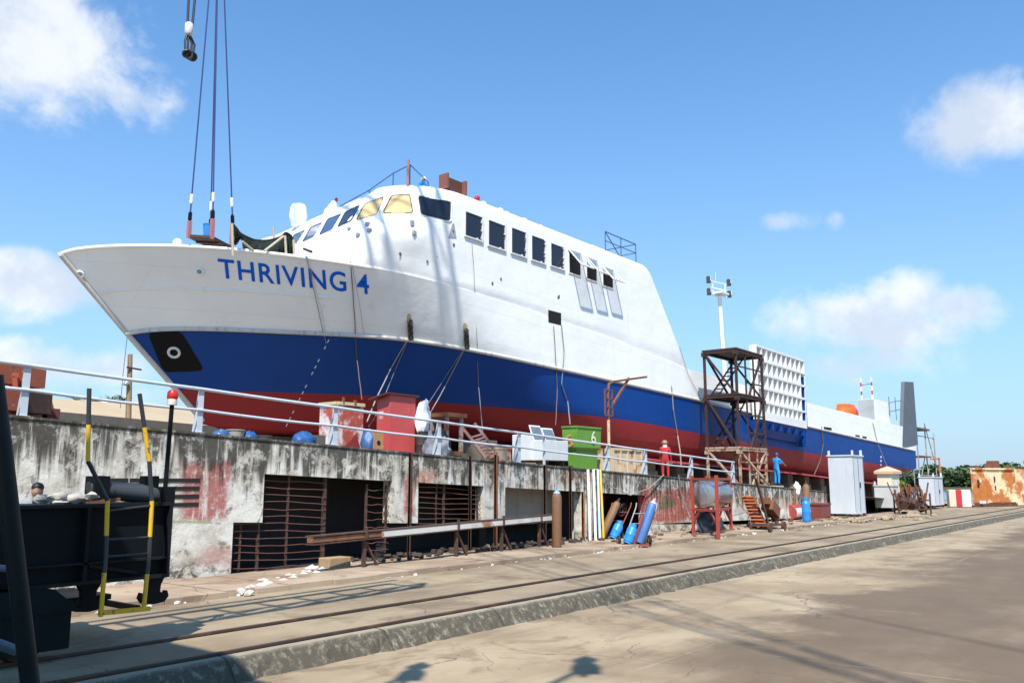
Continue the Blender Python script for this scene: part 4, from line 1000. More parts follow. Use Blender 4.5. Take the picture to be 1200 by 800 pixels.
# little rusty bin, blue sacks, buckets
def sack(lab, px, r, mt, Y=19.9, seed=1, name='sack', cat='sack', group=None):
    P = at(*px, Y=Y); b = MB(); z = yard(P.x); b.blob((P.x, Y, z+r[2]*.72), r, seed, .14, 3); b.blob((P.x+r[0]*.05, Y, z+r[2]*1.55), (r[0]*.28, r[1]*.28, r[2]*.3), seed+2, .4, 2)
    return tag(b.build(name, mt, smooth=60), lab, cat, group)
m_bsack = M('sack_blue', (.010,.075,.23), .5, var=.4, vs=6, bump=1., bs=5); m_bsk2 = M('sack_blue2', (.03,.10,.25), .5, var=.5, vs=5, bump=.6, bs=7, chips=(.5,.55,.62), rs=3)
sack('dark blue plastic sack tied at the neck, left of the white tank', (356, 513), (.38,.32,.27), m_bsack, 20.0, 2)
sack('blue rag bag between the white tank and the red booth', (432, 520), (.24,.24,.42), m_bsk2, 20.0, 5)
sack('small blue and white bag nearest the railing post on the left', (259, 509), (.26,.24,.17), m_bsk2, 19.95, 7)
sack('crumpled blue bag beside the grey bucket', (291, 512), (.25,.24,.18), m_bsack, 19.95, 9)
def bucket(lab, P, r, h, mt, rimm=None, parent=None):
    P = Vector(P); t = thing('bucket', lab, 'bucket', P)
    b = MB(); b.lathe([(r*.8,0),(r,h),(r*1.06,h),(r*1.06,h*.93),(r*.96,h*.9),(r*.9,h*.9),(r*.74,.03)], P, n=16); b.build('pail', mt, t, smooth=40)
    b = MB(); b.tube([P+Vector((r*math.cos(a), 0, h*.93-.0+r*.25*math.sin(a)*-1)) for a in [math.pi*k/8 for k in range(9)]], .012, 5); b.build('handle', m_drust, t)
P = at(276, 511, Y=20); bucket('grey paint bucket between the two blue bags', (P.x, 20, yard(P.x)), .24, .34, M('pail_grey', (.35,.33,.30), .6, rust=.2))
P = at(309, 514, Y=20); bucket('low dark paint tub right of the blue bag', (P.x, 20, yard(P.x)), .22, .25, M('pail_dark', (.12,.11,.1), .6))
P = at(379, 521, Y=19.9); b = MB(); b.box((P.x-.3, 19.95, yard(P.x)+.2), (.5,.4,.42)); tag(b.build('stone_block', M('stone_dark', (.12,.11,.09), .9, bump=.6)), 'dark stone block at the foot of the white tank', 'block')
e = pxbox(436, 438, 449, 505, 526, Y=19.75); X0, X1, Y0, Y1, z0, z1 = e; z0 = yard(X0)
t = thing('rusty_bin', 'small rusty box with a round hole in front of the red booth', 'box', (X0, Y0, z0))
b = MB(); b.bb((X0, Y0, z0), (X1, Y0+.35, z1)); b.build('body', M('bin_rust', (.42,.22,.10), .8, rust=.35, chips=(.6,.5,.35)), t)
b = MB(); b.lathe([(.07,0),(.07,.02)], ((X0+X1)/2, Y0-.012, (z0+z1)/2), (0,1,0), 12); b.build('hole', m_dark, t)
# dark bins with a white sack on top
for xa, xb, yt, lab in ((487,500,505,'dark drum under the white sack beside the red booth'),(500,507,508,'narrow dark drum next to the white sack')):
    A = at((xa+xb)/2, 528, Y=20.3); r = (at(xb,528,Y=20.3).x-at(xa,528,Y=20.3).x)/2; zt = at(xa, yt, Y=20.3).z
    b = MB(); z = yard(A.x); H = zt-z; b.lathe([(r,0),(r,.03),(r*.97,.05),(r*.97,H*.5),(r,H*.52),(r*.97,H*.55),(r*.97,H-.05),(r,H)], (A.x,20.3,z), n=16); tag(b.build('steel_drum', M('drum_black', (.03,.025,.022), .6, rust=.15), smooth=30), lab, 'drum')
P = at(494, 507, Y=20.3); b = MB(); b.blob(P+Vector((0,0,.45)), (.27,.22,.62), 13, .35, 3); b.blob(P+Vector((.1,-.05,.95)), (.13,.12,.2), 4, .4, 2); tag(b.build('sack', M('sack_white'
, (.78,.78,.78)), smooth=60), 'white plastic sack slumped on the dark drum', 'sack')
for x, lab, s in ((507,'striped rag bundle left of the railing post',3),(520,'grey and white rag bundle right of the railing post',6)):
    P = at(x, 523, Y=19.8); b = MB(); b.blob((P.x, 19.85, yard(P.x)+.34), (.26,.25,.46), s, .4, 3); tag(b.build('rag_bundle', M('rags%d' % s, (.20,.22,.26), .9, var=.6, vs=5, chips=(.05,.06,.1) if s == 3 else (.5,.2,.15), rs=3), smooth=60), lab, 'rags')
P = at(514, 512, Y=20.5); b = MB(); 
for k in range(5): torus(b, (P.x+.02*k, 20.5, yard(P.x)+.75+.06*k), (.1,.2,1), .35-.02*k, .05, 18, 6)
b.bb((P.x-.32, 20.2, yard(P.x)), (P.x+.32, 20.8, yard(P.x)+.7)); tag(b.build('cable_coil', M('cable_black', (.02,.02,.02), .6)), 'coil of black cable stacked on a dark crate', 'cable')
# rusty frame stand and the tilted rack
A, B = at(523, 533, Y=20.2), at(540, 533, Y=20.2); zt = at(524, 488, Y=20.2).z
fs_ = thing('frame_stand', 'rusty upright frame stand behind the railing right of the red booth', 'stand', (A.x, 20.2, yard(A.x)))
b = MB()
for x in (A.x, B.x):
    for y in (20.2, 20.9): b.bar((x, y, yard(x)), (x, y, zt), .11)
b.pieces('leg', M('stand_pale', (.34,.27,.23), .8, rust=.45), fs_)
b = MB(); b.bb((A.x-.15, 20.05, zt), (B.x+.15, 21.05, zt+.14)); b.bb((A.x, 20.1, yard(A.x)+.2), (B.x, 20.9, yard(A.x)+.35)); b.pieces('tray', m_rust, fs_)
A, B = at(541, 500, Y=20.6), at(569, 536, Y=20.1); b = MB(); dv = Vector((.35,-.1,.1))
b.bar(A, B, .1); b.bar(A+dv*1.5, B+dv*1.5, .1)
for k in range(7): p = A.lerp(B, .35+.1*k); b.bar(p, p+dv*1.5, .12, .05)
tag(b.build('rack_section', M('rack_pink', (.28,.17,.16), .8, rust=.45)), 'rusty ladder-like rack section leaning behind the railing', 'rack')
e = pxbox(582.5, 584.5, 599, 524, 540, Y=20.0); X0, X1, Y0, Y1, z0, z1 = e
b = MB(); b.bb((X0, Y0, yard(X0)), (X1, Y0+.6, z1)); b.bb((X0-.02, Y0-.02, z1-.06), (X1+.02, Y0+.62, z1+.01)); tag(b.build('rusty_box', M('box_rust2', (.55,.40,.27), .7, rust=.5, rs=2, rustcol=(.4,.09,.04))), 'square rust-streaked white box left of the railing post', 'box')
b = MB(); P = at(621, 540, Y=19.7); b.box((P.x, 19.75, yard(P.x)+.09), (.5,.3,.18)); tag(b.build('brick_stack', M('brick_tan', (.42,.28,.18), .9)), 'tan brick lying at the wall edge by the railing post', 'brick')
# grey welding sets with flip lids
m_lgrey = M('panel_grey', (.62,.64,.65), .45, var=.1, streak=.35); m_lid = M('lid_grid', (.12,.15,.18), .5, var=.3)
e = pxbox(637, 638.5, 666, 515, 539, Y=19.95)
def weldset(lab, e, lids):
    X0, X1, Y0, Y1, z0, z1 = e; z0 = yard(X0)
    t = thing('welding_set', lab, 'machine', (X0, Y0, z0), 'grey machines behind the railing')
    b = MB(); b.bb((X0, Y0, z0+.35), (X1, Y0+.9, z1)); b.build('casing', m_lgrey, t, bevel=.02)
    b = MB(); b.bb((X0+.1, Y0+.1, z0), (X0+.25, Y0+.8, z0+.36)); b.bb((X1-.25, Y0+.1, z0), (X1-.1, Y0+.8, z0+.36)); b.pieces('skid', m_drust, t)
    for u0, u1, hgt in lids:
        xa, xb = X0+(X1-X0)*u0, X0+(X1-X0)*u1
        b = MB(); b.prism([(xa, Y0+.55, z1), (xb, Y0+.55, z1), (xb+.12, Y0+.85, z1+hgt), (xa+.12, Y0+.85, z1+hgt)], (0,.04,0)); lo = b.build('flip_lid', m_lgrey, t)
        b = MB(); b.prism([(xa+.06, Y0+.535, z1+.06), (xb-.06, Y0+.535, z1+.06), (xb+.05, Y0+.80, z1+hgt-.06), (xa+.15, Y0+.80, z1+hgt-.06)], (0,.02,0)); b.build('lid_lining', m_lid, lo)
weldset('pale grey box machine with two dark lids flipped open', e, ((.0,.44,.62),(.5,.97,.55)))
e = pxbox(619, 621, 637, 508.5, 525, Y=20.6); X0, X1, Y0, Y1, z0, z1 = e; e = (X0, X1, Y0, Y1, z0, z1)
weldset('smaller pale grey machine with a slanted open side', e, ())
# green skip
e = pxbox(659, 676.5, 705, 499.5, 546, Y=20.1); X0, X1, Y0, Y1, z0, z1 = e; z0 = yard(X0); Y1 = min(Y1, Y0+2.0); H = z1-z0
sk = thing('waste_skip', 'bright green steel skip marked with a white 6 behind the railing', 'skip', ((X0+X1)/2, Y0, z0))
m_grn = M('skip_green', (.13,.30,.035), .5, var=.18, vs=1.5, chips=(.10,.22,.03), rs=.8, streak=.35)
prof = [(0,1),(0,.56),(.12,.46),(.34,.40),(.12,.04),(.14,0)]       # how far each height stands back from the lip
b = MB()
def ring(ins, h): return [(X0+ins, Y0+ins, z0+H*h), (X1-ins*.4, Y0+ins, z0+H*h), (X1-ins*.4, Y1-ins, z0+H*h), (X0+ins, Y1-ins, z0+H*h)]
rg = [ring(i, h) for i, h in ((0,1.),(.03,.55),(.17,.48),(.15,.45),(.20,.06),(.2,.0))]
for p, q in zip(rg, rg[1:]):
    for k in range(4): b.quad(p[k], p[(k+1) % 4], q[(k+1) % 4], q[k])
b.add(rg[-1], [(0,1,2,3)]); ri = ring(.06, 1.); rj = ring(.10, .6)
for k in range(4): b.quad(rg[0][k], rg[0][(k+1) % 4], ri[(k+1) % 4], ri[k]); b.quad(ri[k], ri[(k+1) % 4], rj[(k+1) % 4], rj[k])
b.add(rj, [(0,1,2,3)]); b.build('tub', m_grn, sk)
b = MB(); 
for k in range(4): b.bar(rg[0][k], rg[0][(k+1) % 4], .07)
b.build('lip', m_grn, sk)
xm = X0+(X1-X0)*.66; letters('6', [(xm-.16, Y0-.012, z1-.12), (xm+.2, Y0-.012, z1-.12), (xm+.2, Y0-.012, z1-.68), (xm-.16, Y0-.012, z1-.68)], 'white_number', M('mark_cream', (.75,.72,.62), .6), None, sk)
ym = Y0+(Y1-Y0)*.5; letters('6', [(X0-.012, ym+.3, z1-.3), (X0-.012, ym-.2, z1-.3), (X0-.012, ym-.2, z1-.85), (X0-.012, ym+.3, z1-.85)], 'orange_number', M('mark_orange', (.5,.22,.1), .7), None, sk)
# rusty lamp post with its arm
P = at(714, 548, Y=19.75); zt = at(714, 447, Y=19.75).z; zb = yard(P.x)
lp = thing('lamp_post', 'rusty lamp post with a long braced arm above the green skip', 'lamp post', (P.x, 19.75, zb))
z5 = at(714, 492, Y=19.75).z
b = MB(); b.tube([(P.x, 19.75, zb), (P.x, 19.75, z5)], .07, 8); b.build('pole', M('pole_pale', (.62,.42,.26), .7, rust=.35, rs=3), lp, smooth=60)
b = MB(); b.tube([(P.x, 19.75, z5), (P.x, 19.75, zt-.5), (P.x+.1, 19.75, zt-.1), (P.x+.5, 19.75, zt+.03)], .06, 8); Q = at(757, 441.5, Y=19.75); b.build('upper_pole', m_rust, lp, smooth=60)
b = MB(); b.bar((P.x+.4, 19.75, zt+.02), Q, .14, .09); b.build('arm', m_rust, lp)
A = at(737, 443, Y=19.75); B = at(718, 474, Y=19.75); b = MB(); b.bar(A, B, .09); b.build('brace', m_rust, lp)
b = MB(); zl, zh = at(714, 487, Y=19.75).z, at(714, 457, Y=19.75).z
for s in (-.3, .3): b.bar((P.x+s, 19.72, zl), (P.x+s, 19.72, zh), .05)
for k in range(4): z = zl+(zh-zl)*k/3; b.bar((P.x-.3, 19.72, z), (P.x+.3, 19.72, z), .05)
b.build('step_cage', m_rust, lp)
# rusty cream crate behind the railing
e = pxbox(717, 718.5, 752, 524.5, 553, Y=20.0); X0, X1, Y0, Y1, z0, z1 = e; z0 = yard(X0)
t = thing('steel_crate', 'cream steel crate eaten by rust, just right of the lamp post', 'crate', (X0, Y0, z0))
b = MB(); b.bb((X0, Y0, z0), (X1, Y0+1.1, z1)); b.build('body', M('crate_cream', (.60,.47,.31), .75, rust=.42, rs=1.5, rustcol=(.30,.12,.05)), t)
b = MB()
for k in range(5): x = X0+(X1-X0)*k/4; b.bb((x-.05, Y0-.05, z0), (x+.05, Y0-.002, z1))
b.bb((X0-.05, Y0-.055, z1-.1), (X1+.05, Y0, z1)); b.build('ribs', M('crate_cream', (1,1,1)), t)

# scaffold tower
N0 = at(861.5, 409, Y=20.1); XR = at(892, 423, Y=20.1).x; YF = min(at(825, 413, X=N0.x).y, 22.4)
tw = thing('scaffold_tower', 'tall rusty brown steel scaffold tower on pale legs beside the hull', 'scaffold', (N0.x, 20.1, yard(N0.x)))
x0, x1, y0, y1 = N0.x, XR, 20.1, YF
zA = yard(x0); zB = at(862, 526, Y=20.1).z; zC = at(862, 463, Y=20.1).z; zD = N0.z-.06
m_tw = M('tower_rust', (.042,.020,.016), .85, var=.4, vs=3, rust=.2, rs=3, rustcol=(.12,.045,.025)); m_tl = M('tower_leg', (.40,.30,.22), .75, rust=.5, rs=3)
cor = [(x0,y0),(x1,y0),(x1,y1),(x0,y1)]
def tier(za, zb, mt, nm, deck=True, w=.13):
    b = MB()
    for x, y in cor: b.bar((x,y,za), (x,y,zb), w, up=(1,0,0))
    for k in range(4):
        (xa, ya), (xb, yb2) = cor[k], cor[(k+1) % 4]
        b.bar((xa,ya,zb), (xb,yb2,zb), w*1.2); b.bar((xa,ya,za+.05), (xb,yb2,za+.05), w)
    b.build(nm+'_frame', mt, tw)
    b = MB(); b.bar((x0,y1,zb), (x0,y0,za), w*.8); b.bar((x1,y0,zb), ((x0+x1)/2-.3,y0,za), w*.8); b.bar((x1,y1,za), (x0,y1,zb), w*.8); b.bar((x1,y0,za), (x1,y1,zb), w*.8)
    for f in (.35, .66):
        x = x0+(x1-x0)*f; b.bar((x,y0,za), (x,y0,zb), w*.65)
    for f in (.33, .66): z = za+(zb-za)*f; b.bar((x0+(x1-x0)*(.35 if f < .5 else 0),y0,z), (x1,y0,z), w*.55)
    b.build(nm+'_bracing', mt, tw)
    if deck:
        b = MB(); b.bb((x0-.1, y0-.1, zb+.06), (x1+.1, y1+.1, zb+.16))
        for x, y in cor: b.box((x, y, zb-.12), (.5,.16,.24), taper=1.0)
        b.build(nm+'_deck', mt, tw)
tier(zC, zD, m_tw, 'upper'); tier(zB, zC, m_tw, 'middle'); tier(zA, zB, m_tl, 'lower', w=.13)
b = MB()
for k in range(2):
    za, zb = ((zC, zD), (zB, zC))[k]; p, q = Vector((x0+.5, y1-.6, za+.15)), Vector((x1-.7, y0+.8, zb))
    b.bar(p, q, .07); b.bar(p+Vector((.1,.55,0)), q+Vector((.1,.55,0)), .07)
    for s in range(9): c = p.lerp(q, (s+.5)/9); b.box(c+Vector((.05,.27,0)), (.28,.6,.04))
b.build('stairs', m_tw, tw)
b = MB(); b.bar((x0-.3,y0-.25,zB-.2), (x0+1.6,y0-1.0,zA+.1), .1); b.build('raking_leg', m_tl, tw)
# tall floodlight mast on the far side of the ship
P = at(850, 452, Y=44); Tp = at(843, 346, Y=44); Tp.y = 44
fm = thing('floodlight_mast', 'tall white floodlight mast rising beyond the ship', 'floodlight', (P.x, 44, 0))
m_mast = M('mast_white', (.74,.74,.73), .5, streak=.3)
b = MB(); b.tube([(P.x+1.3, 44, 0), tuple(P), tuple(Tp)], [.5,.34,.24], 10); b.build('mast', m_mast, fm, smooth=60)
b = MB()
for s in (-1.5, 1.5):
    b.bar(Tp+Vector((s*.75,-s*.2,0)), Tp+Vector((s*.75,-s*.2,1.6)), .1)
for h in (0, .8, 1.6): b.bar(Tp+Vector((-1.7,.4,h)), Tp+Vector((1.7,-.4,h)), .1)
b.box(Tp+Vector((0,0,.2)), (2.0,1.7,.2)); b.tube([Tp+Vector((-.9,0,1.5)), Tp+Vector((-.9,0,2.8))], .03, 5); b.build('head_frame', m_mast, fm)
for s, h in ((-1.9,.2),(-1.9,1.7),(1.9,.4),(1.9,1.9)):
    b = MB(); c = Tp+Vector((s, -s*.25, h)); b.box(c, (.75,.5,.75), Matrix.Rotation(.5,3,'Z')); fl = b.build('floodlight', M('lamp_black', (.03,.035,.04), .5), fm)
    b = MB(); b.box(c+Vector((-.2,-.36,.05)), (.6,.06,.6), Matrix.Rotation(.4,3,'Z')); b.build('lamp_glass', M('lamp_glass', (.6,.62,.64), .2), fl)
# concrete plinth, red and white drum, box
P = at(880, 577, Y=19.25); Q = at(919, 577, Y=19.25); zt = at(900, 570, Y=19.25).z
b = MB(); b.bb((P.x, 19.25, yard(Q.x)-.3), (Q.x, 20.1, zt+.05)); tag(b.build('concrete_plinth', m_conc, bevel=.03), 'flat concrete block the man in blue stands on', 'block')
zP = zt+.05
e = pxbox(931, 934, 962, 591, 609.5, zs=.1); X0, X1, Y0, Y1, z0, z1 = e
t = thing('painted_drum', 'red drum with a white band lying against the wall', 'drum', (X0, Y0, .1)); r = (z1-.1)/2
m_dr = M('drum_red', (.33,.05,.04), .6, var=.2, rust=.2, chips=(.5,.4,.35))
for u0, u1, mt, nm in ((0,.0,m_dr,'x'),):
    pass
b = MB(); b.lathe([(r*.95,0),(r,.02),(r,X1-X0-.02),(r*.95,X1-X0)], (X0, Y0+r, .1+r), (1,.03,0), 22); b.build('shell', m_dr, t, smooth=40)
b = MB(); b.lathe([(r+.006,.05),(r+.006,(X1-X0)*.93)], (X0, Y0+r, .1+r), (1,.03,0), 22)
for f in range(len(b.f)-2, len(b.f)): pass
b.f = [f for f in b.f[:-2] if .1+r*.55 < sum((b.v[i].z for i in f))/len(f) < .1+r*1.45]; b.mi = b.mi[:len(b.f)]; b.build('white_band', M('band_white', (.72,.70,.66), .6, rust=.15), t, smooth=40)
e = pxbox(961, 963, 974, 590, 608, zs=.1); X0, X1, Y0, Y1, z0, z1 = e
b = MB(); b.bb((X0, Y0, .1), (X1, Y0+1, z1)); b.bb((X0-.05, Y0-.05, z1-.08), (X1+.05, Y0+1.05, z1+.02)); tag(b.build('red_box', M('box_maroon', (.19,.045,.04), .6, rust=.2)), 'dull red steel box beside the red and white drum', 'box')

# ------------------------------------------------------------------ cabinets and scrap at the far end of the quay
m_cab = M('cabinet_grey', (.56,.60,.64), .5, var=.12, vs=1.5, rust=.05, rs=3, streak=.35)
def cabinet(lab, e, doors=True, mt=None):
    X0, X1, Y0, Y1, z0, z1 = e; mt = mt or m_cab
    t, _ = sheetbox('steel_cabinet', lab, 'cabinet', e, [mt], 'grey steel cabinets on the quay', feet=.2)
    b = MB(); b.bb((X0-.06, Y0-.06, z1-.02), (X1+.06, Y1+.06, z1+.06)); b.build('roof_sheet', mt, t)
    b = MB()
    for y in (Y0+.03, Y1-.03): b.bb((X0+.1, y-.05, z1+.05), (X0+.25, y+.05, z1+.35))
    b.bb((X1-.25, Y0+.0, z1+.05), (X1-.1, Y0+.12, z1+.4)); b.pieces('lifting_lug', mt, t)
    if doors:
        b = MB(); xm = (X0+X1)/2; b.bb((xm-.02, Y0-.015, z0+.35), (xm+.02, Y0, z1-.15)); b.bb((X0+.1, Y0-.012, z0+.35), (X0+.12, Y0, z1-.15)); b.bb((X1-.12, Y0-.012, z0+.35), (X1-.1, Y0, z1-.15)); b.pieces('door_seam', m_gask, t)
        b = MB(); b.bb((xm+.12, Y0-.06, (z0+z1)/2-.1), (xm+.2, Y0-.01, (z0+z1)/2+.25)); b.build('door_handle', m_gask, t)
    return t
e = pxbox(974, 1003, 1015.5, 534, 606, zs=.1); e = (*e[:3], min(e[3], e[2]+3.2), .1, e[5]); cabinet('tallest pale grey steel cabinet on the quay with a bent front panel', e); EC = e
P = at(997, 552, Y=e[3]+1.2); b = MB(); b.bb((P.x-1.0, P.y, yard(P.x)), (P.x+1.3, P.y+.8, at(997,541,Y=P.y).z))
tag(b.build('pink_panel', M('pink_paint', (.78,.42,.55), .6, streak=.4)), 'pale pink panel box showing above the tallest cabinet', 'panel')
e = pxbox(1026, 1048, 1052, 569, 598, zs=.1); e = (*e[:3], min(e[3], e[2]+3.2), .1, e[5]); X0, X1, Y0, Y1, z0, z1 = e; X1 = X0+1.6; e = (X0, X1, Y0, Y1, z0, z1)
cabinet('low grey cabinet with rust-brown marks below the cream booth', e, False, M('cabinet_marked', (.52,.54,.53), .55, var=.15, rust=.16, rs=1.8, chips=(.55,.45,.3)))
P = at(1046, 575, Y=e[3]+1); Q = at(1029, 575, X=P.x); zt = at(1046, 555, Y=P.y).z; zb = 0
gb = thing('guard_booth', 'small cream booth with a flat pyramid roof beyond the ship', 'booth', (P.x, P.y, zb))
b = MB(); dY = min(Q.y-P.y, 2.2); b.bb((P.x, P.y, zb), (P.x+2.5, P.y+dY, zt)); b.build('walls', M('cream_wall', (.72,.67,.52), .7, streak=.3), gb)
b = MB(); b.prism([(P.x-.2, P.y-.2, zt), (P.x+2.7, P.y-.2, zt), (P.x+2.7, P.y+dY+.2, zt), (P.x-.2, P.y+dY+.2, zt)], (0,0,.25)); b.add([(P.x-.2, P.y-.2, zt+.25), (P.x+2.7, P.y-.2, zt+.25), (P.x+2.7, P.y+dY+.2, zt+.25), (P.x-.2, P.y+dY+.2, zt+.25), (P.x+1.2, P.y+dY/2, zt+.7)], [(0,1,4),(1,2,4),(2,3,4),(3,0,4)]); b.build('roof', M('booth_roof', (.60,.42,.28), .8), gb)
e = pxbox(1079, 1096.5, 1115, 559, 595, zs=.1); e = (*e[:3], min(e[3], e[2]+3), .1, e[5]); X0, X1, Y0, Y1, z0, z1 = e; X1 = min(X1, X0+3.4); e = (X0, X1, Y0, Y1, z0, z1); cabinet('grey two-door cabinet with a dark mark, nearest the barrier', e)
# rack of scrap rods
A, B = at(1046, 602, Z=.05), at(1092, 599, Z=.05); sr_ = thing('scrap_rack', 'rack crammed with rusty rods and scrap between two cabinets', 'rack', A)
b = MB(); A = at(1054, 602, Z=.02); c1 = Vector((A.x, A.y, 0)); c2 = c1+CR*2.3; nrm_ = Vector((.85,.5,0))*1.1
for p in (c1, c2, c1+nrm_, c2+nrm_): b.bar(p+Vector((0,0,.02)), p+Vector((0,0,1.5)), .1, up=(1,0,0))
for h in (.35, 1.0):
    for p, q in ((c1,c2),(c2,c2+nrm_),(c2+nrm_,c1+nrm_),(c1+nrm_,c1)): b.bar(p+Vector((0,0,h)), q+Vector((0,0,h)), .09)
b.build('frame', m_drust, sr_)
b = MB()
for k in range(30):
    p = c1.lerp(c2, random.random())+nrm_*random.random(); d = Vector((random.gauss(0,.35), random.gauss(0,.35), random.uniform(.9, 2.0))); b.tube([p+Vector((0,0,.3)), p+Vector((0,0,.3))+d], random.uniform(.03,.08), 5)
b.build('rods', m_rust, sr_)
b = MB()
for k in range(8):
    p = c1.lerp(c2, random.random())+nrm_*random.random(); b.box(p+Vector((0,0,random.uniform(.4,1.7))), (random.uniform(.2,.6),)*3, Matrix.Rotation(random.random()*3,3,(.3,.5,.8)))
b.build('offcuts', m_drust, sr_)
# barrier and the rusty tank block
P = at(1139, 594, Z=.02); bx = thing('road_barrier', 'red and white water-filled barrier left of the rusty steel tank', 'barrier', P)
Q = at(1120, 594, Z=.02); d = (Q-P); d.z = 0; zt = at(1130, 574, Y=P.y).z
for u0, u1, mt in ((0,.56,M('bar_white', (.75,.68,.6), .6)),(.56,.92,M('bar_red', (.5,.03,.035), .5)),(.92,1.35,M('bar_cream', (.6,.52,.42), .7))):
    b = MB(); b.prism([P+d*u0+Vector((0,0,.02)), P+d*u1+Vector((0,0,.02)), P+d*u1+Vector((0,0,zt)), P+d*u0+Vector((0,0,zt))], (.35,.3,0)); b.build('segment', mt, bx, bevel=.04)
A, B = at(1141.5, 594, Z=.0), at(1192, 592.8, Z=.0); zt = at(1141.5, 549, Y=A.y).z
tk = thing('steel_tank', 'big heavily rusted steel tank block standing across the far rails', 'tank', A)
m_big = M('big_rust', (.74,.58,.36), .75, var=.2, vs=.8, rust=.60, rs=.5, rustcol=(.40,.13,.03), streak=.4, scol=(.30,.10,.03), bump=.5, bs=4)
d = (B-A); d.z = 0; n_ = Vector((-d.y, d.x, 0)).normalized(); n_ = Vector((.985,.17,0)); dl = d.length; du = d.normalized()
b = MB(); b.prism([A+Vector((0,0,.35)), B+Vector((0,0,.35)), B+Vector((0,0,zt)), A+Vector((0,0,zt))], n_*2.8); b.build('shell', m_big, tk, bevel=.05)
b = MB(); b.prism([A+du*.1+Vector((0,0,0)), B-du*.1, B-du*.1+Vector((0,0,.4)), A+du*.1+Vector((0,0,.4))], n_*2.5); b.build('base_skid', M('skid_rust', (.10,.04,.025), .9, rust=.3), tk)
b = MB(); b.prism([B+du*.1+Vector((0,0,.05)), B+du*9+Vector((0,0,.05)), B+du*9+Vector((0,0,zt)), B+du*.1+Vector((0,0,zt))], n_*2.8); b.build('second_section', m_big, tk, bevel=.05)
b = MB()
for u in (.0, .33, .66, 1.0): q = A+du*dl*u; b.bar(q+n_*-.04+Vector((0,0,.3)), q+n_*-.04+Vector((0,0,zt)), .1)
b.bar(A-n_*.06+Vector((0,0,zt)), B-n_*.06+Vector((0,0,zt)), .22, .16); b.build('ribs', m_big, tk)
b = MB()
for u, s in ((.14,.35),(.42,.55),(.52,.9),(.62,.3),(.86,.35)): b.box(A+du*dl*u+n_*1.2+Vector((0,0,zt+s*.4)), (s*1.4, s, s*.9))
b.pieces('roof_fitting', m_rust, tk)
b = MB()
for u, v, s in ((.14,.62,.36),(.52,.72,.26),(.53,.5,.2)): c = A+du*dl*u+Vector((0,0,zt*v)); b.blob(c-n_*.02, (s*.55,s*.3,s*1.1), int(u*100), .5, 2)
b.pieces('burn_mark', M('burn_dark', (.05,.03,.025), .9), tk)
b = MB(); c = A+du*dl*.16-n_*.1+Vector((0,0,.45)); b.box(c, (.1,.9,.28)); b.build('white_tag', M('mark_white', (.6,.6,.6)), tk)
b = MB(); c = at(1060, 590, Z=0); 
# debris by the foot of the cabinets
db = MB()
for k in range(90):
    t = random.random(); P = at(930+170*t+random.gauss(0,4), 616-14*t+random.gauss(0,2), Z=.02); s = abs(random.gauss(.12,.08))+.03; db.blob((P.x, P.y, s*.3), (s*1.6, s, s*.5), k, .35, 1)
tag(db.build('rubble', M('debris_tan', (.32,.24,.15), .9, var=.4, vs=2)), 'broken stones strewn below the grey cabinets', 'rubble', kind='stuff')

# ------------------------------------------------------------------ left: rusty beams, shed, pole, plants
m_osteel = M('orange_steel', (.44,.11,.05), .75, var=.25, rust=.25, rs=3, chips=(.5,.32,.25))
m_msteel = M('maroon_steel', (.17,.035,.04), .7, var=.25, rust=.2)
def hollow_beam(lab, c, L, s, mt, mend, yaw=0.0):
    """square hollow section pointing away to the left, its open end towards the bow"""
    c = Vector(c); t = thing('hollow_beam', lab, 'beam', c, 'rusty hollow beams stacked on the wall'); w = .09
    rot = Matrix.Rotation(yaw, 3, 'Z')
    def P(x, y, z): return c+rot @ Vector((x, y, z))
    b = MB(); h = s/2
    o = [(-h,-h),(h,-h),(h,h),(-h,h)]; i = [(-h+w,-h+w),(h-w,-h+w),(h-w,h-w),(-h+w,h-w)]
    for k in range(4):
        a, d = o[k], o[(k+1) % 4]; e, f = i[k], i[(k+1) % 4]
        b.quad(P(0,*a), P(0,*d), P(-L,*d), P(-L,*a)); b.quad(P(0,*e), P(0,*f), P(-L,*f), P(-L,*e))
    b.build('tube_walls', mt, t)
    b = MB()
    for k in range(4):
        a, d = o[k], o[(k+1) % 4]; e, f = i[k], i[(k+1) % 4]; b.quad(P(.004,*a), P(.004,*d), P(.004,*f), P(.004,*e))
    b.build('end_rim', mend, t); return t
for (px, py), Y, s, L, lab, mt, me_, yw in (((44.5,444.5),20.6,.42,2.0,'upper orange hollow beam with a dark maroon end',m_osteel,m_msteel,.42),((51,474),20.4,.45,1.3,'lower hollow beam with an orange-brown square end',m_drust,M('end_orange', (.45,.20,.08), .8, rust=.2),.42),
      ((22,471),20.0,.42,1.2,'grey-ended hollow beam behind the first railing post',m_osteel,M('end_grey', (.40,.40,.40), .7),.42)):
    P = at(px, py, Y=Y); hollow_beam(lab, P, L, s, mt, me_, yw)
b = MB(); 
for (x0, y0, x1, y1) in ((2,434,20,436),(15,434,18,470),(27,438,30,470),(4,455,9,484)):
    A, B = at(x0, y0+6, Y=20.1), at(x1, y1+4, Y=20.1); b.bar(A, B, .17, .1)
A = at(5, 458, Y=20.3); b.bb((A.x-1.6, 20.3, yard(A.x)+.06), (A.x+.35, 20.42, A.z-.1)); b.bb((A.x-1.5, 20.9, yard(A.x)), (A.x+1.2, 21.1, A.z-.1))
tag(b.build('cut_plates', m_osteel), 'pile of cut orange steel plates at the far left', 'steel plates')
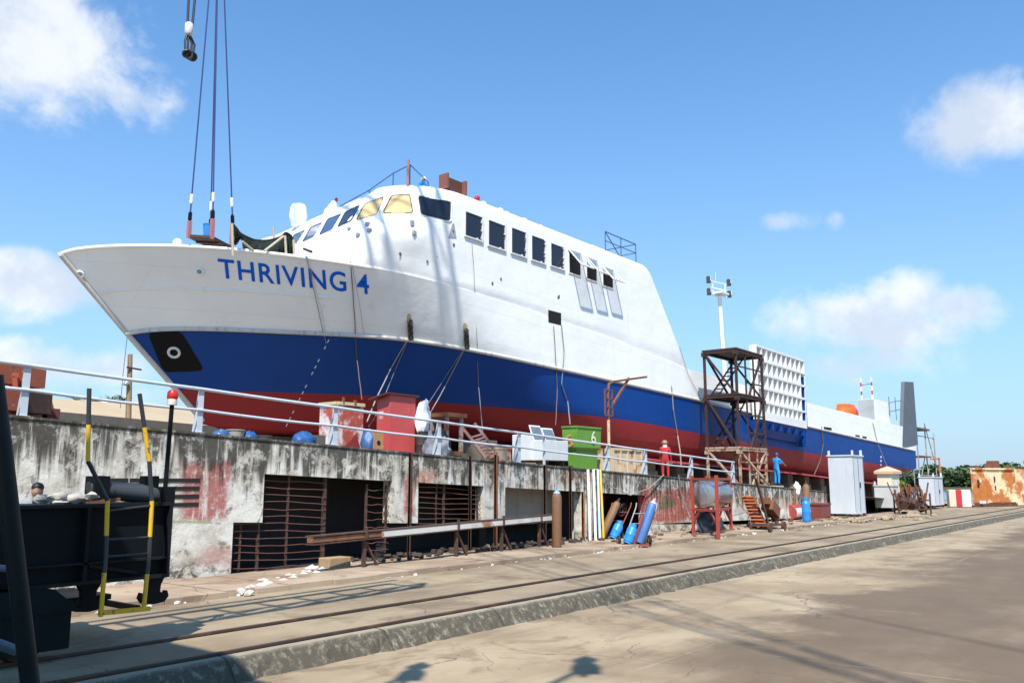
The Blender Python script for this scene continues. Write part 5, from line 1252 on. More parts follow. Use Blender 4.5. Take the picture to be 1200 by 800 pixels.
P = at(58, 488, Y=20.4); b = MB(); z = yard(P.x); b.bb((P.x-1.2, 20.2, z), (P.x+.7, 20.8, z+.16)); b.bb((P.x+.05, 20.9, z), (P.x+.45, 21.4, z+.48)); tag(b.build('timber_pack', M('pack_maroon', (.13,.035,.03), .8, var=.3, rust=.2)), 'low maroon steel bundle under the hollow beams', 'steel bundle')
for xx in (at(28,480,Y=20).x, at(48,480,Y=20.4).x):
    pass
# shed with the tan roof
A, B = at(74, 503, Y=62), at(300, 503, Y=62); zr0 = at(130, 503, Y=62).z; zr1 = at(130, 472, Y=66).z
shd = thing('storage_shed', 'long shed with a tan corrugated roof behind the bow', 'shed', ((A.x+B.x)/2, 62, 3.95))
b = MB(); b.bb((A.x, 63, 3.9), (B.x+6, 72, zr0-.1)); b.build('walls', M('shed_wall', (.33,.27,.2), .9), shd)
rm, rt, rbs = nt_new('tan_roof'); g = G(rt); wv = g.N('ShaderNodeTexWave', bands_direction='X'); g.L(g.co(), wv.inputs[0]); wv.inputs['Scale'].default_value = 2.2
g.put(rbs.inputs['Base Color'], g.mix(g.noise(.8,5), (.36,.27,.17), (.46,.36,.24))); rbs.inputs['Roughness'].default_value = .8; g.L(g.bump(wv.outputs['Fac'], .35, .05), rbs.inputs['Normal'])
b = MB(); b.prism([(A.x-.5, 61.6, zr0), (B.x+6.5, 61.6, zr0), (B.x+6.5, 67, zr1), (A.x+1.2, 67, zr1)], (0,0,.12)); b.prism([(A.x+1.2, 67, zr1), (B.x+6.5, 67, zr1), (B.x+6.5, 73, zr0), (A.x-.5, 73, zr0)], (0,0,.12)); b.build('roof', rm, shd)
b = MB(); b.bb((A.x-.5, 61.5, zr0-.3), (B.x+6.5, 61.75, zr0)); b.build('gutter', m_drust, shd)
e = at(127, 475, Y=75); hs = thing('small_house', 'little white gable with a red roof edge above the shed roof', 'house', (e.x, 75, 3.9)); P = at(128, 474, Y=75)
b = MB(); w = .45; b.prism([(P.x-w, 75, 3.9), (P.x+w, 75, 3.9), (P.x+w, 75, P.z), (P.x, 75, P.z+.35), (P.x-w, 75, P.z)], (0, 5, 0)); b.build('walls', M('house_white', (.75,.73,.70), .8), hs)
b = MB(); b.prism([(P.x-w-.6, 76, P.z-.4), (P.x-w+.1, 76, P.z-.4), (P.x-w+.1, 76, P.z+.15), (P.x-w-.55, 76, P.z+.1)], (0, 4, 0)); b.build('roof', M('house_red', (.34,.07,.06), .8), hs)
P = at(151.5, 500, Y=48); Tq = at(152.5, 415, Y=48)
up = thing('utility_pole', 'wooden utility pole with a short crossarm behind the bow', 'utility pole', (P.x, 48, 3.9))
b = MB(); b.tube([(P.x, 48, 3.9), (Tq.x, 48, Tq.z)], [.19,.14], 8); b.build('pole', M('pole_wood', (.34,.22,.12), .9, var=.25, streak=.5), up, smooth=60)
z = at(152, 432, Y=48).z; b = MB(); b.bar((P.x-.5, 47.8, z+.05), (P.x+.42, 47.9, z), .09); b.build('crossarm', m_drust, up)
b = MB(); b.blob((P.x-.5, 47.85, at(148,449,Y=48).z), (.24,.2,.16), 3, .1, 1); b.build('insulator_lamp', M('lamp_pale', (.6,.6,.6), .4), up)
b = MB(); b.tube([at(141, 478, Y=47.5), at(144, 440, Y=47.6), at(148.5, 400, Y=47.7), at(152, 360, Y=47.8)], .022, 5); tag(b.build('power_cable', M('cable_blue', (.10,.14,.25), .6)), 'thin cable rising beside the wooden utility pole', 'cable')
# foliage
def leaf_mat(name, c1, c2):
    m, t, b = nt_new(name); g = G(t); oi = g.N('ShaderNodeObjectInfo')
    g.put(b.inputs['Base Color'], g.mix(g.ss(g.noise(.35, 4), .35, .65), c1, c2)); b.inputs['Roughness'].default_value = .7; b.inputs['Specular IOR Level'].default_value = .2
    return m
m_leaf = leaf_mat('leaf_green', (.045,.075,.032), (.095,.130,.055)); m_palm = leaf_mat('palm_green', (.05,.10,.02), (.11,.17,.04))
def leaves(mb, c, r, n, s):
    c = Vector(c)
    for _ in range(n):
        d = Vector((random.gauss(0,1), random.gauss(0,1), random.gauss(0,1))).normalized()*(random.random()**.45)
        p = c+Vector((d.x*r[0], d.y*r[1], d.z*r[2])); a = Vector((random.gauss(0,1), random.gauss(0,1), random.gauss(0,.6))).normalized()*s*random.uniform(.6,1.4); q = a.cross(Vector((random.gauss(0,1), random.gauss(0,1), random.gauss(0,1)))).normalized()*s*.6
        mb.add([p-a, p+q, p+a, p-q], [(0,1,2,3)])
for px, pw, lab in ((87,10,'palm-like shrub left of the dark ladder top'),(109,6,'bushy palm just right of the ladder top'),(128,8,'palm tuft showing above the small white gable'),(141,9,'palm rising beside the utility pole')):
    P = at(px, 474, Y=84); t = thing('palm_tree', lab, 'palm', (P.x, 84, 3.9), 'palms behind the shed')
    b = MB(); zt = at(px, 469, Y=84).z; b.tube([(P.x, 84, 3.9), (P.x+.2, 84, zt)], [.25,.16], 6); b.build('trunk', M('palm_trunk', (.2,.15,.1), .9), t)
    b = MB()
    for k in range(26):
        a = random.random()*6.28; el = random.uniform(-.3,1.1); L = pw*.075*random.uniform(1.6,2.6); p0 = Vector((P.x+.2, 84, zt)); prev = p0
        for q in range(6):
            u = (q+1)/6; p = p0+Vector((math.cos(a)*math.cos(el)*L*u, math.sin(a)*math.cos(el)*L*u, math.sin(el)*L*u-.55*L*u*u))
            sd = Vector((-math.sin(a), math.cos(a), -.5))*.28*(1-u*.7); b.add([prev, p, p+sd], [(0,1,2)]); b.add([prev, p, p+Vector((math.sin(a), -math.cos(a), -.5))*.28*(1-u*.7)], [(0,1,2)]); prev = p
    b.build('fronds', m_palm, t)
# far wooded bank beyond the water
tb_ = MB(); random.seed(11)
for k in range(330):
    az = random.uniform(-1, 16.5); d = random.uniform(455, 560); X = d*math.cos(R_(az)); Y = d*math.sin(R_(az))
    hgt = random.uniform(6.5, 10)*(1.16 if az < 7 else .92)*(1+.14*math.sin(az*2.1+1)+.10*math.sin(az*5.3)); r = random.uniform(4.5, 8)
    for q in range(5):
        leaves(tb_, (X+random.gauss(0,r*.45), Y+random.gauss(0,r*.45), hgt*random.uniform(.45,.9)), (r*.55, r*.55, hgt*.24), 26, 1.25)
    leaves(tb_, (X, Y, hgt*.3), (r, r, hgt*.33), 24, 1.6)
tag(tb_.build('treeline', m_leaf), 'dark green wooded bank far across the water', 'wood', kind='stuff')
P = at(1030, 552, Y=70); 
for px, pyt, Y, lab in ((1013+42,556,78,'yellow-green bush behind the scrap rack'),):
    P = at(px, 574, Y=60); t = thing('shrub', lab, 'shrub', (P.x, 60, -.3)); b = MB(); leaves(b, (P.x, 60, .9), (2.2,2,1.8), 500, .28); b.build('foliage', leaf_mat('bush_green', (.12,.16,.02), (.20,.22,.04)), t); b = MB(); b.tube([(P.x,60,-.3),(P.x,60,1.2)], .08, 6); b.build('stem', M('palm_trunk',(1,1,1)), t)

# ------------------------------------------------------------------ keel blocks under the ship, gear on it
m_blk = M('block_dark', (.16,.13,.10), .9, var=.3, bump=.5)
for row, (yy, labs) in enumerate(((24.9, 'concrete and timber block propping the near bilge of the ship'), (31, 'keel block carrying the middle of the hull'))):
    for k in range(20):
        X = 22+k*3.6+row*.9; s = (X-19)/79; kz = c_bot[3](X) if X > c_bot[0]+.5 else 4.6
        z0 = yard(X)-.02; b = MB(); top_ = kz-.18; 
        if top_-z0 < .2: continue
        b.bb((X-.6, yy-.7, z0), (X+.6, yy+.7, z0+(top_-z0)*.6)); b.bb((X-.5, yy-.6, z0+(top_-z0)*.6), (X+.5, yy+.6, top_))
        tag(b.build('keel_block', m_blk), labs, 'block', ('bilge blocks on the near side', 'keel blocks down the middle', 'bilge blocks on the far side')[row])
b = MB(); b.prism([(16, 44, yard(16)), (97, 44, yard(97)), (97, 44, yard(97)+3.2), (16, 44, yard(16)+2.6)], (0, .4, 0)); tag(b.build('boundary_wall', M('wall_dark', (.11,.10,.09), .9, var=.3)), 'dark boundary wall beyond the ship', 'wall')
# lifeboat
P = at(992.5, 486, Y=26.5); b = MB(); L = 4.3
for i in range(17):
    u = i/16; x = -L/2+L*u; k = math.sin(math.pi*u)**.6 if 0 < u < 1 else .05
    b.v += [Vector((P.x+x, P.y+math.cos(a)*1.05*k, P.z+.1+math.sin(a)*(1.0 if a < math.pi else .75)*k)) for a in [2*math.pi*q/16 for q in range(16)]]
b.f = [(i*16+q, i*16+(q+1) % 16, (i+1)*16+(q+1) % 16, (i+1)*16+q) for i in range(16) for q in range(16)]; b.mi = [0]*len(b.f)
lbt = thing('lifeboat', 'small orange covered lifeboat on the white after deck', 'lifeboat', P); b.build('hull', M('boat_orange', (.72,.12,.02), .4, var=.08), lbt, smooth=60)
b = MB(); b.bb((P.x-1.3, P.y-.6, P.z+.5), (P.x+.9, P.y+.6, P.z+1.05)); b.build('canopy', M('boat_orange',(1,1,1)), lbt, bevel=.12)
b = MB()
for dx in (-1.3, 1.3): b.bb((P.x+dx-.12, P.y-.8, P.z-2.2), (P.x+dx+.12, P.y+.8, P.z-.5))
b.pieces('cradle_arm', m_white, lbt)
# rusty beam end on the wheelhouse roof
A = at(525.5, 219, Z=14.44); zt = at(525, 201, Y=A.y).z; B = at(552, 226, Z=14.44)
ib = thing('steel_beam', 'short rusty H-beam section standing on the wheelhouse roof', 'beam', (A.x, A.y, 14.44))
A = Vector((A.x, A.y+.25, 14.42)); dx = B.x-A.x; h = zt-14.44
b = MB(); b.bb((A.x, A.y-.2, 14.42), (A.x+.09, A.y+.3, 14.42+h)); b.bb((A.x+dx, A.y-.2, 14.42), (A.x+dx+.09, A.y+.3, 14.42+h*.94)); b.pieces('flange', M('beam_brown', (.22,.075,.05), .7, rust=.25), ib)
b = MB(); b.bb((A.x+.09, A.y+.02, 14.42), (A.x+dx, A.y+.12, 14.42+h*.9)); b.build('web', M('beam_dark', (.10,.035,.025), .7, rust=.2), ib)
P = at(563, 230, Z=14.46); b = MB(); b.blob((P.x+.3, P.y+.45, 14.55), (.14,.12,.14), 2, .2, 2); tag(b.build('red_buoy', M('lamp_red',(1,1,1)), smooth=60), 'small red float on the wheelhouse roof edge', 'float')
b = MB()
for x, y in ((573,234),(593,242),(600,246),(621,254),(640,262)):
    P = at(x, y, Z=14.44); b.box((P.x+.3, P.y+.55, 14.47), (.2,.12,.14))
b.pieces('roof_lug', m_white, ship)

# hanging work platform over the forecastle
ZP = 11.05; A, B, C = at(221, 278.5, Z=ZP), at(248, 280, Z=ZP), at(271, 292, Z=ZP); D = A+C-B
wp = thing('work_platform', 'rusty work platform slung from blue crane ropes above the bow', 'work platform', A)
b = MB(); b.prism([A, B, C, D], (0,0,.10)); b.build('floor', M('plat_rust', (.12,.045,.03), .8, rust=.35), wp)
b = MB()
for p, q in ((A,B),(B,C),(C,D),(D,A)): b.bar(p+Vector((0,0,.06)), q+Vector((0,0,.06)), .10)
for k in (.35,.7): b.bar(A.lerp(D,k), B.lerp(C,k), .12)
b.build('edge_frame', m_drust, wp)
m_pp = M('post_pink', (.40,.16,.14), .7, rust=.3)
b = MB(); HT = []
for p, h in ((A,.62),(B,.75),(C,1.0),(D,.8)): b.bar(p, p+Vector((0,0,h)), .13, up=(1,0,0)); HT.append(p+Vector((0,0,h)))
b.pieces('corner_post', m_pp, wp)
Hk = at(257.5, -150, Y=B.y+.6); b = MB()
for p in HT: b.tube([p, p.lerp(Hk, .12), Hk], .026, 6)
b.pieces('sling_rope', M('rope_navy', (.02,.035,.15), .7), wp)
b = MB()
for p in HT: b.lathe([(.03,0),(.07,.05),(.07,.3),(.03,.36)], p, (Hk-p), 8)
b.pieces('shackle', m_bkp, wp)
b = MB()
for p in HT: q = p.lerp(Hk, .045); b.lathe([(.05,0),(.065,.05),(.065,.32),(.05,.37)], q, (Hk-p), 8)
b.pieces('rope_ferrule', M('ferrule_white', (.65,.65,.65), .5), wp)
P = A.lerp(B, .72).lerp(D.lerp(C, .72), .12); bucket('blue paint bucket on the slung work platform', (P.x, P.y, ZP+.1), .19, .48, M('pail_blue', (.03,.22,.62), .35, var=.1))
# dark green net on poles
net = thing('shade_net', 'dark green netting sagging between poles on the forecastle', 'net', at(310, 292, Y=26.0))
nm_, nt_, nb_ = nt_new('green_net'); g = G(nt_); g.put(nb_.inputs['Base Color'], g.mix(g.noise(9, 6, .7), (.006,.016,.012), (.02,.042,.03))); nb_.inputs['Roughness'].default_value = .8; g.L(g.bump(g.noise(14,5,.7), .6, .05), nb_.inputs['Normal'])
topc = catm([(274,262.5),(284,273),(297,279.5),(312,280.5),(326,277.5),(336,271.5),(344,279)], 6)
b = MB(); n = len(topc); m_ = 7
for i, (x, y) in enumerate(topc):
    for j in range(m_):
        v = j/(m_-1); yy = y+(301-y)*v; depth = 26.2+1.9*math.sin(v*1.5)*(.4+.6*math.sin(i/n*3.1))+.12*math.sin(i*1.9+j*1.3)
        if i < n*.18: yy = y+(284+4*math.sin(i)-y)*v if v > 0 else y
        b.v.append(at(x+.6*math.sin(j*1.7+i*.8), yy, Y=depth))
b.f = [(i*m_+j, (i+1)*m_+j, (i+1)*m_+j+1, i*m_+j+1) for i in range(n-1) for j in range(m_-1)]; b.mi = [0]*len(b.f)
no = b.build('netting', nm_, net, smooth=80); md = no.modifiers.new('s', 'SOLIDIFY'); md.thickness = .03
m_bam = M('pole_tan', (.50,.42,.30), .7)
b = MB()
for (x0_, y0_, x1_, y1_) in ((272,262,273,300),(334,276,335.5,300),(284,283,297,294),(310,294,332,277),(344,281,345,300),(320,266,321,279)):
    b.tube([at(x0_, y0_, Y=25.9), at(x1_, y1_, Y=25.9)], .045 if x0_ > 270 else .06, 6)
b.pieces('pole', m_bam, net)

# ropes and hoses down the ship's side
def rope(lab, pts, r, mt, name='mooring_rope', cat='rope', group='thin ropes hanging down the hull'):
    pp = []
    for q in pts:
        x, y = q[0], q[1]
        p = at(x, y, Y=q[2]) if len(q) > 2 else onto(x, y, (HB, SB), .05)
        if p is not None: pp.append(p)
    out = []
    for a, c in zip(pp, pp[1:]):
        for k in range(4): out.append(a.lerp(c, k/4)+Vector((random.gauss(0,.008), -.01, 0)))
    out.append(pp[-1]); b = MB(); b.tube(out, r, 5); return tag(b.build(name, mt), lab, cat, group)
m_hemp = M('rope_grey', (.30,.26,.22), .9); m_rbrown = M('rope_brown', (.16,.10,.08), .9); m_rwhite = M('rope_pale', (.55,.53,.50), .9); m_hose = M('hose_grey', (.22,.22,.23), .6)
rope('thin dark rope crossing the letter I of the ship name down to the blue', [(359,302),(363,320),(370,350),(378,386),(382,402)], .014, m_hose)
rope('pale thread rope left of the number on the bow', [(361,303),(368,330),(376,362),(381,388)], .008, m_rwhite)
rope('brown rope beside the figure 4 running down to the tank lid', [(411,307),(413,340),(416,388),(418,420),(424,468,21.2)], .018, m_rbrown)
rope('thin rope right of the brown one beside the figure 4', [(412,308),(419,345),(426,390)], .008, m_hose)
rope('taut pair of ropes from the left chain plate to the red booth', [(480,392),(458,430),(440,468,21.5),(430,494,20.6)], .028, m_hemp)
rope('second rope from the left chain plate passing behind the booth', [(479,394),(462,434),(444,480,21.6),(432,500,20.9)], .016, m_hose)
rope('taut rope from the right chain plate to the white sack', [(545,405),(522,450),(504,484,21.4)], .024, m_hemp)
rope('thin rope from the right chain plate falling left', [(545,404),(518,446),(496,482,21.4)], .012, m_hose)
rope('thin dark line from the first side window to the yard', [(552,283),(555,330),(558,400),(560,450),(566,510,21.5)], .014, m_hose)
rope('brown cable hanging down the hull left of the green skip', [(648,382),(650,420),(652,455),(651,498,21.5)], .020, m_rbrown, 'side_cable', 'cable')
rope('dark cable bundle with a hook hanging above the green skip', [(657,381),(660,412),(657,450),(664,470),(668,497,21.5)], .026, m_hose, 'side_cable', 'cable')
rope('pale grey cable hanging down the hull behind the man in red', [(786,452),(788,480),(793,510),(797,530,22.6),(798,545,22.5)], .035, m_hemp, 'side_cable', 'cable')
rope('thin line from the block edge down to the tower', [(795,406),(806,440),(822,470)], .014, m_hose)
rope('brown hose hanging by the man in blue along the red bottom', [(962,500),(964,520),(960,540),(954,556,22.3)], .035, m_rbrown, 'side_cable', 'cable')
rope('thin rope hanging from the after deckhouse', [(1022,495),(1028,520),(1040,548,22.4)], .03, m_hose)

# stern scaffold
st_ = thing('stern_scaffold', 'thin pipe scaffold with plank platforms behind the stern', 'scaffold', at(1092, 565, Y=24))
b = MB()
XS = [at(x, 560, Y=24).x for x in (1078,1088,1098)]; zb = -.3
for x, zt in zip(XS, (at(1075,500,Y=24).z, at(1088,500,Y=24).z, at(1098,508,Y=24).z)):
    for y in (24, 26.5): b.tube([(x, y, zb), (x, y, zt)], .07, 5)
for h in (3, 5.2, 7.4):
    for y in (24, 26.5): b.tube([(XS[0], y, h), (XS[-1], y, h)], .055, 5)
b.tube([(XS[0], 24, 2), (XS[1], 24, 6)], .05, 5); b.tube([(XS[1], 24, 9), (XS[2], 24, 4)], .05, 5); b.tube([(XS[2], 24, 8), (XS[1], 24, 3)], .05, 5)
b.build('tubes', M('tube_grey', (.30,.28,.27), .6, rust=.3), st_)
b = MB(); z = at(1085,505,Y=24).z; b.bb((XS[0]-1, 23.6, z), (XS[1]+.6, 26.9, z+.2)); z = at(1085,536,Y=24).z; b.bb((XS[0], 23.6, z), (XS[1]+.3, 26.9, z+.15)); b.pieces('plank', M('plank_dark', (.10,.085,.07), .9), st_)
b = MB(); x = XS[-1]; b.tube([(x, 23.6, zb), (x, 23.6, at(1098,536,Y=24).z)], .1, 6); b.tube([(XS[1], 23.6, at(1090,538,Y=24).z), (x, 23.6, at(1098,537,Y=24).z)], .09, 5); b.build('orange_pole', M('pole_orange', (.6,.15,.04), .6), st_)

# ------------------------------------------------------------------ people
def person(lab, base, H, heading, pose, cols, hat=None, hatcol=None, scarf=None, lean=0):
    """one continuous skinned body in the given pose; local +Y is forward"""
    base = Vector(base); t = thing('person', lab, 'person', base); k = H/1.75; rot = Matrix.Rotation(heading, 3, 'Z')
    J = {'pel':(0,0,.95,.15),'spine':(0,0,1.15,.135),'chest':(0,.01,1.34,.155),'neck':(0,.02,1.49,.062),'skull':(0,.04,1.60,.09),
         'shL':(-.19,0,1.43,.072),'shR':(.19,0,1.43,.072),'elL':(-.25,-.02,1.14,.052),'elR':(.25,-.02,1.14,.052),'wrL':(-.27,.06,.88,.036),'wrR':(.27,.06,.88,.036),
         'hipL':(-.10,0,.88,.105),'hipR':(.10,0,.88,.105),'knL':(-.12,.03,.49,.075),'knR':(.12,.03,.49,.075),'anL':(-.12,0,.10,.052),'anR':(.12,0,.10,.052),'toL':(-.13,.16,.045,.045),'toR':(.13,.16,.045,.045)}
    for n_, v in pose.items(): J[n_] = (*v, J[n_][3])
    E = [('pel','spine'),('spine','chest'),('chest','neck'),('neck','skull'),('chest','shL'),('chest','shR'),('shL','elL'),('shR','elR'),('elL','wrL'),('elR','wrR'),('pel','hipL'),('pel','hipR'),('hipL','knL'),('hipR','knR'),('knL','anL'),('knR','anR'),('anL','toL'),('anR','toR')]
    names = list(J); P = [Vector(J[n_][:3]) for n_ in names]; Rr = [J[n_][3] for n_ in names]; ed = [(names.index(a), names.index(b_)) for a, b_ in E]
    for s in 'LR':
        wi, ei = names.index('wr'+s), names.index('el'+s); d = (P[wi]-P[ei]).normalized(); sd = d.cross(Vector((0,0,1)) if abs(d.z) < .9 else Vector((0,1,0))).normalized(); cu_ = d.cross(sd)
        P.append(P[wi]+d*.07); Rr.append(.034); pi_ = len(P)-1; ed.append((wi, pi_))
        for f, (o, L) in enumerate(((-.03,.075),(-.01,.085),(.01,.08),(.03,.065))):
            P.append(P[pi_]+sd*o+d*.035); Rr.append(.010); ed.append((pi_, len(P)-1)); P.append(P[-1]+d*L*.5+cu_*.012); Rr.append(.009); ed.append((len(P)-2, len(P)-1)); P.append(P[-1]+d*L*.35+cu_*.03); Rr.append(.007); ed.append((len(P)-2, len(P)-1))
        P.append(P[wi]+d*.05-sd*.045); Rr.append(.011); ed.append((wi, len(P)-1)); P.append(P[-1]+d*.04+cu_*.015); Rr.append(.008); ed.append((len(P)-2, len(P)-1))
    me = bpy.data.meshes.new('body'); me.from_pydata([p[:] for p in P], ed, []); o = bpy.data.objects.new('body_tmp', me); COL.objects.link(o)
    md = o.modifiers.new('skin', 'SKIN'); md.use_smooth_shade = True
    for i, sv_ in enumerate(me.skin_vertices[0].data): sv_.radius = (Rr[i], Rr[i]*(.8 if names[i:i+1] and names[i] in ('pel','spine','chest') else 1)); sv_.use_root = (i == 0)
    o.modifiers.new('sub', 'SUBSURF').levels = 1
    bpy.context.view_layer.update(); dg = bpy.context.evaluated_depsgraph_get(); me2 = bpy.data.meshes.new_from_object(o.evaluated_get(dg)); bpy.data.objects.remove(o)
    # head: shaped skull with brow, nose, chin, ears, merged into the body mesh
    bm = bmesh.new(); bm.from_mesh(me2); hd = Vector(J['skull'][:3])+Vector((0,.01,.04))
    ret = bmesh.ops.create_uvsphere(bm, u_segments=20, v_segments=14, radius=1)['verts']
    for v in ret:
        x, y, z = v.co; n_ = Vector((x*.078, y*.098, z*.118))
        if y > .5: n_.y += .02*math.exp(-((x/.16)**2+((z+.12)/.22)**2)); n_.y -= .012*math.exp(-(((abs(x)-.4)/.2)**2+((z-.08)/.15)**2)); n_.y -= .006*math.exp(-((x/.4)**2+((z+.5)/.07)**2))
        if z < -.3: n_.x *= 1-.25*(-z-.3); 
        if abs(x) > .85: n_.x *= 1.12
        v.co = n_+hd
    for f in bm.faces: f.smooth = True
    zs = .05; sk = [Vector(J['wrL'][:3]), Vector(J['wrR'][:3])]; el_ = [Vector(J['elL'][:3]), Vector(J['elR'][:3])]
    for f in bm.faces:
        c = f.calc_center_median(); f.material_index = 0
        if (c-hd).length < .135 or (c-Vector(J['neck'][:3])).length < .075 and c.z > J['neck'][2]: f.material_index = 1
        for w_, e_ in zip(sk, el_):
            if (c-w_).dot((w_-e_).normalized()) > -.01 and (c-w_).length < .3: f.material_index = 1
        for s in 'LR':
            if (c-Vector(J['to'+s][:3])).length < .13 or (c-Vector(J['an'+s][:3])).length < .06: f.material_index = 2
    bmesh.ops.transform(bm, matrix=Matrix.Translation(base) @ rot.to_4x4() @ Matrix.Scale(k, 4), verts=bm.verts)
    for m in (cols[0], m_skin, cols[1]): me2.materials.append(m)
    bm.to_mesh(me2); bm.free()
    body = bpy.data.objects.new('body', me2); COL.objects.link(body); adopt(body, t)
    def W(v): return base+rot @ (Vector(v)*k)
    hw = W(hd); fw_ = rot @ Vector((0,1,0))
    if hat == 'hardhat':
        b = MB(); b.lathe([(.125*k,.02*k),(.118*k,.05*k),(.108*k,.10*k),(.07*k,.145*k),(.01,.16*k)], hw, n=18); b.lathe([(.145*k,.015*k),(.145*k,.03*k),(.1*k,.04*k)], hw+fw_*.02*k, n=18); b.build('hard_hat', hatcol, t, smooth=50)
    elif hat == 'hair':
        b = MB(); b.lathe([(.086*k,.025*k),(.094*k,.05*k),(.090*k,.085*k),(.066*k,.12*k),(.03*k,.138*k),(.002,.142*k)], hw-fw_*.006*k, n=18); b.blob(hw+Vector((0,0,.01*k))-fw_*.035*k, (.086*k,.075*k,.105*k), 3, .06, 2); b.build('hair', hatcol, t, smooth=70)
    elif hat == 'brim':
        b = MB(); b.lathe([(.2*k,.05*k),(.2*k,.06*k),(.11*k,.075*k),(.10*k,.15*k),(.03*k,.165*k)], hw, n=18); b.build('hat', hatcol, t, smooth=50)
    if scarf:
        b = MB(); b.lathe([(.12*k,-.16*k),(.105*k,-.06*k),(.112*k,.05*k),(.09*k,.1*k)], hw-fw_*.012*k, n=14); b.build('head_scarf', scarf, t, smooth=60)
    return t
m_skin = M('skin_tan', (.36,.20,.13), .6, var=.08); m_boot = M('boots_dark', (.03,.025,.02), .7)
m_crd = M('coverall_red', (.42,.025,.03), .8, var=.2, vs=7, bump=.5, bs=14); m_cbl = M('coverall_blue', (.02,.28,.68), .75, var=.15, vs=7, bump=.5, bs=14)
P = at(780, 556, Y=19.95); z = yard(P.x); person('worker in a red coverall and white head scarf behind the railing', (P.x, 19.95, z), at(781,517,Y=19.95).z-z, R_(-60), {'wrL':(-.20,.24,1.02),'elL':(-.25,.02,1.16)}, (m_crd, m_boot), 'brim', M('hat_tan', (.42,.24,.10), .8), M('scarf_white', (.72,.70,.66), .8))
P = at(911, 570, Y=19.7); person('worker in a blue coverall standing on the block, arms out to the hull', (P.x, 19.7, zP), at(910,531,Y=19.7).z-zP, R_(-112), {'elL':(-.20,.26,1.28),'wrL':(-.08,.56,1.20),'elR':(.22,.24,1.24),'wrR':(.10,.54,1.12)}, (m_cbl, m_boot), 'hardhat', M('helmet_navy', (.02,.04,.16), .4))
P = at(519, 217, Z=14.44); person('worker in blue with a white helmet crouching on the wheelhouse roof', (P.x+.8, P.y+2.1, 14.40), 1.72, R_(-100), {'pel':(0,-.1,.35),'spine':(0,-.04,.55),'chest':(0,.06,.74),'neck':(0,.12,.88),'skull':(0,.17,.98),'shL':(-.19,.06,.83),'shR':(.19,.06,.83),'elL':(-.26,.22,.62),'elR':(.26,.22,.62),'wrL':(-.16,.40,.55),'wrR':(.16,.40,.55),
   'hipL':(-.11,-.06,.32),'hipR':(.11,-.06,.32),'knL':(-.16,.32,.48),'knR':(.16,.32,.48),'anL':(-.14,.08,.10),'anR':(.14,.08,.10),'toL':(-.15,.24,.05),'toR':(.15,.24,.05)}, (m_cbl, m_boot), 'hardhat', M('helmet_white', (.8,.8,.8), .35))
P = at(45.5, 566, Y=14.4); zc = P.z-1.72
MANP = (P.x, zc)
person('dark-haired man looking down behind the black crane beam', (P.x, 14.4, zc), 1.72, R_(150), {'skull':(0,.08,1.585)}, (M('shirt_grey', (.25,.26,.28), .8), m_boot), 'hair', M('hair_black', (.012,.010,.010), .5))

# ------------------------------------------------------------------ the travelling crane: its near bogie stands in view, the rest towers outside the frame
cr = thing('travelling_crane', 'black end of a travelling quay crane with a yellow striped ladder', 'crane', (5, 12.5, 0))
YB = 12.2
b = MB(); b.bb((MANP[0]-.9, 13.6, MANP[1]-.08), (MANP[0]+.9, 14.9, MANP[1])); b.bar((MANP[0]-.8, 12.6, MANP[1]-.12), (MANP[0]-.8, 14.8, MANP[1]-.12), .08); b.bar((MANP[0]+.8, 12.6, MANP[1]-.12), (MANP[0]+.8, 14.8, MANP[1]-.12), .08); b.build('footboard', m_bkp, cr)
xe = at(204, 592, Y=YB).x; zt, zb = at(204, 592, Y=YB).z, at(204, 671, Y=YB).z
b = MB(); b.bb((-9, YB+.12, zb), (xe-.03, YB+.75, zt)); b.build('beam_web', m_bkp, cr)
b = MB(); b.bb((-9, YB, zt), (xe, YB+.9, zt+.05)); b.bb((-9, YB, zb-.05), (xe, YB+.9, zb)); b.bb((-9, YB+.0, (zt+zb)/2-.28), (xe-.05, YB+.118, (zt+zb)/2-.25))
for x in (xe-.06, at(100,640,Y=YB).x, 2.0, -1): b.bb((x, YB, zb), (x+.05, YB+.118, zt))
p, q = Vector((xe-1.2, YB+.06, (zt+zb)/2-.3)), Vector((xe-.5, YB+.06, zb+.05)); b.bar(p, q, .05); b.build('beam_flanges', M('flange_black', (.013,.014,.016), .5, var=.3, spec=.12), cr)
for px, py in ((107,672),(183,674)):
    A = at(px, py, Y=YB+.2); b = MB(); poly = [(-.17,0),(.17,0),(.10,-.12),(.09,-.22),(.17,-.28),(.22,-.22),(.25,-.3),(.18,-.38),(0,-.4),(-.18,-.38),(-.25,-.3),(-.22,-.22),(-.17,-.28),(-.09,-.22),(-.10,-.12)]
    if px > 150: poly = [(x_*.9, z_*1.0) for x_, z_ in poly]
    h0 = zb-.05
    bm = bmesh.new(); f = bm.faces.new([bm.verts.new((A.x+x_, YB+.2, h0+z_)) for x_, z_ in poly]); r = bmesh.ops.extrude_face_region(bm, geom=[f]); bmesh.ops.translate(bm, verts=[v for v in r['geom'] if isinstance(v, bmesh.types.BMVert)], vec=(0,.12,0))
    bmesh.ops.recalc_face_normals(bm, faces=bm.faces); me = bpy.data.meshes.new('rail_clamp'); bm.to_mesh(me); bm.free(); me.materials.append(m_bkp); o = bpy.data.objects.new('rail_clamp', me); COL.objects.link(o); adopt(o, cr)
xb = at(86, 700, Y=YB).x
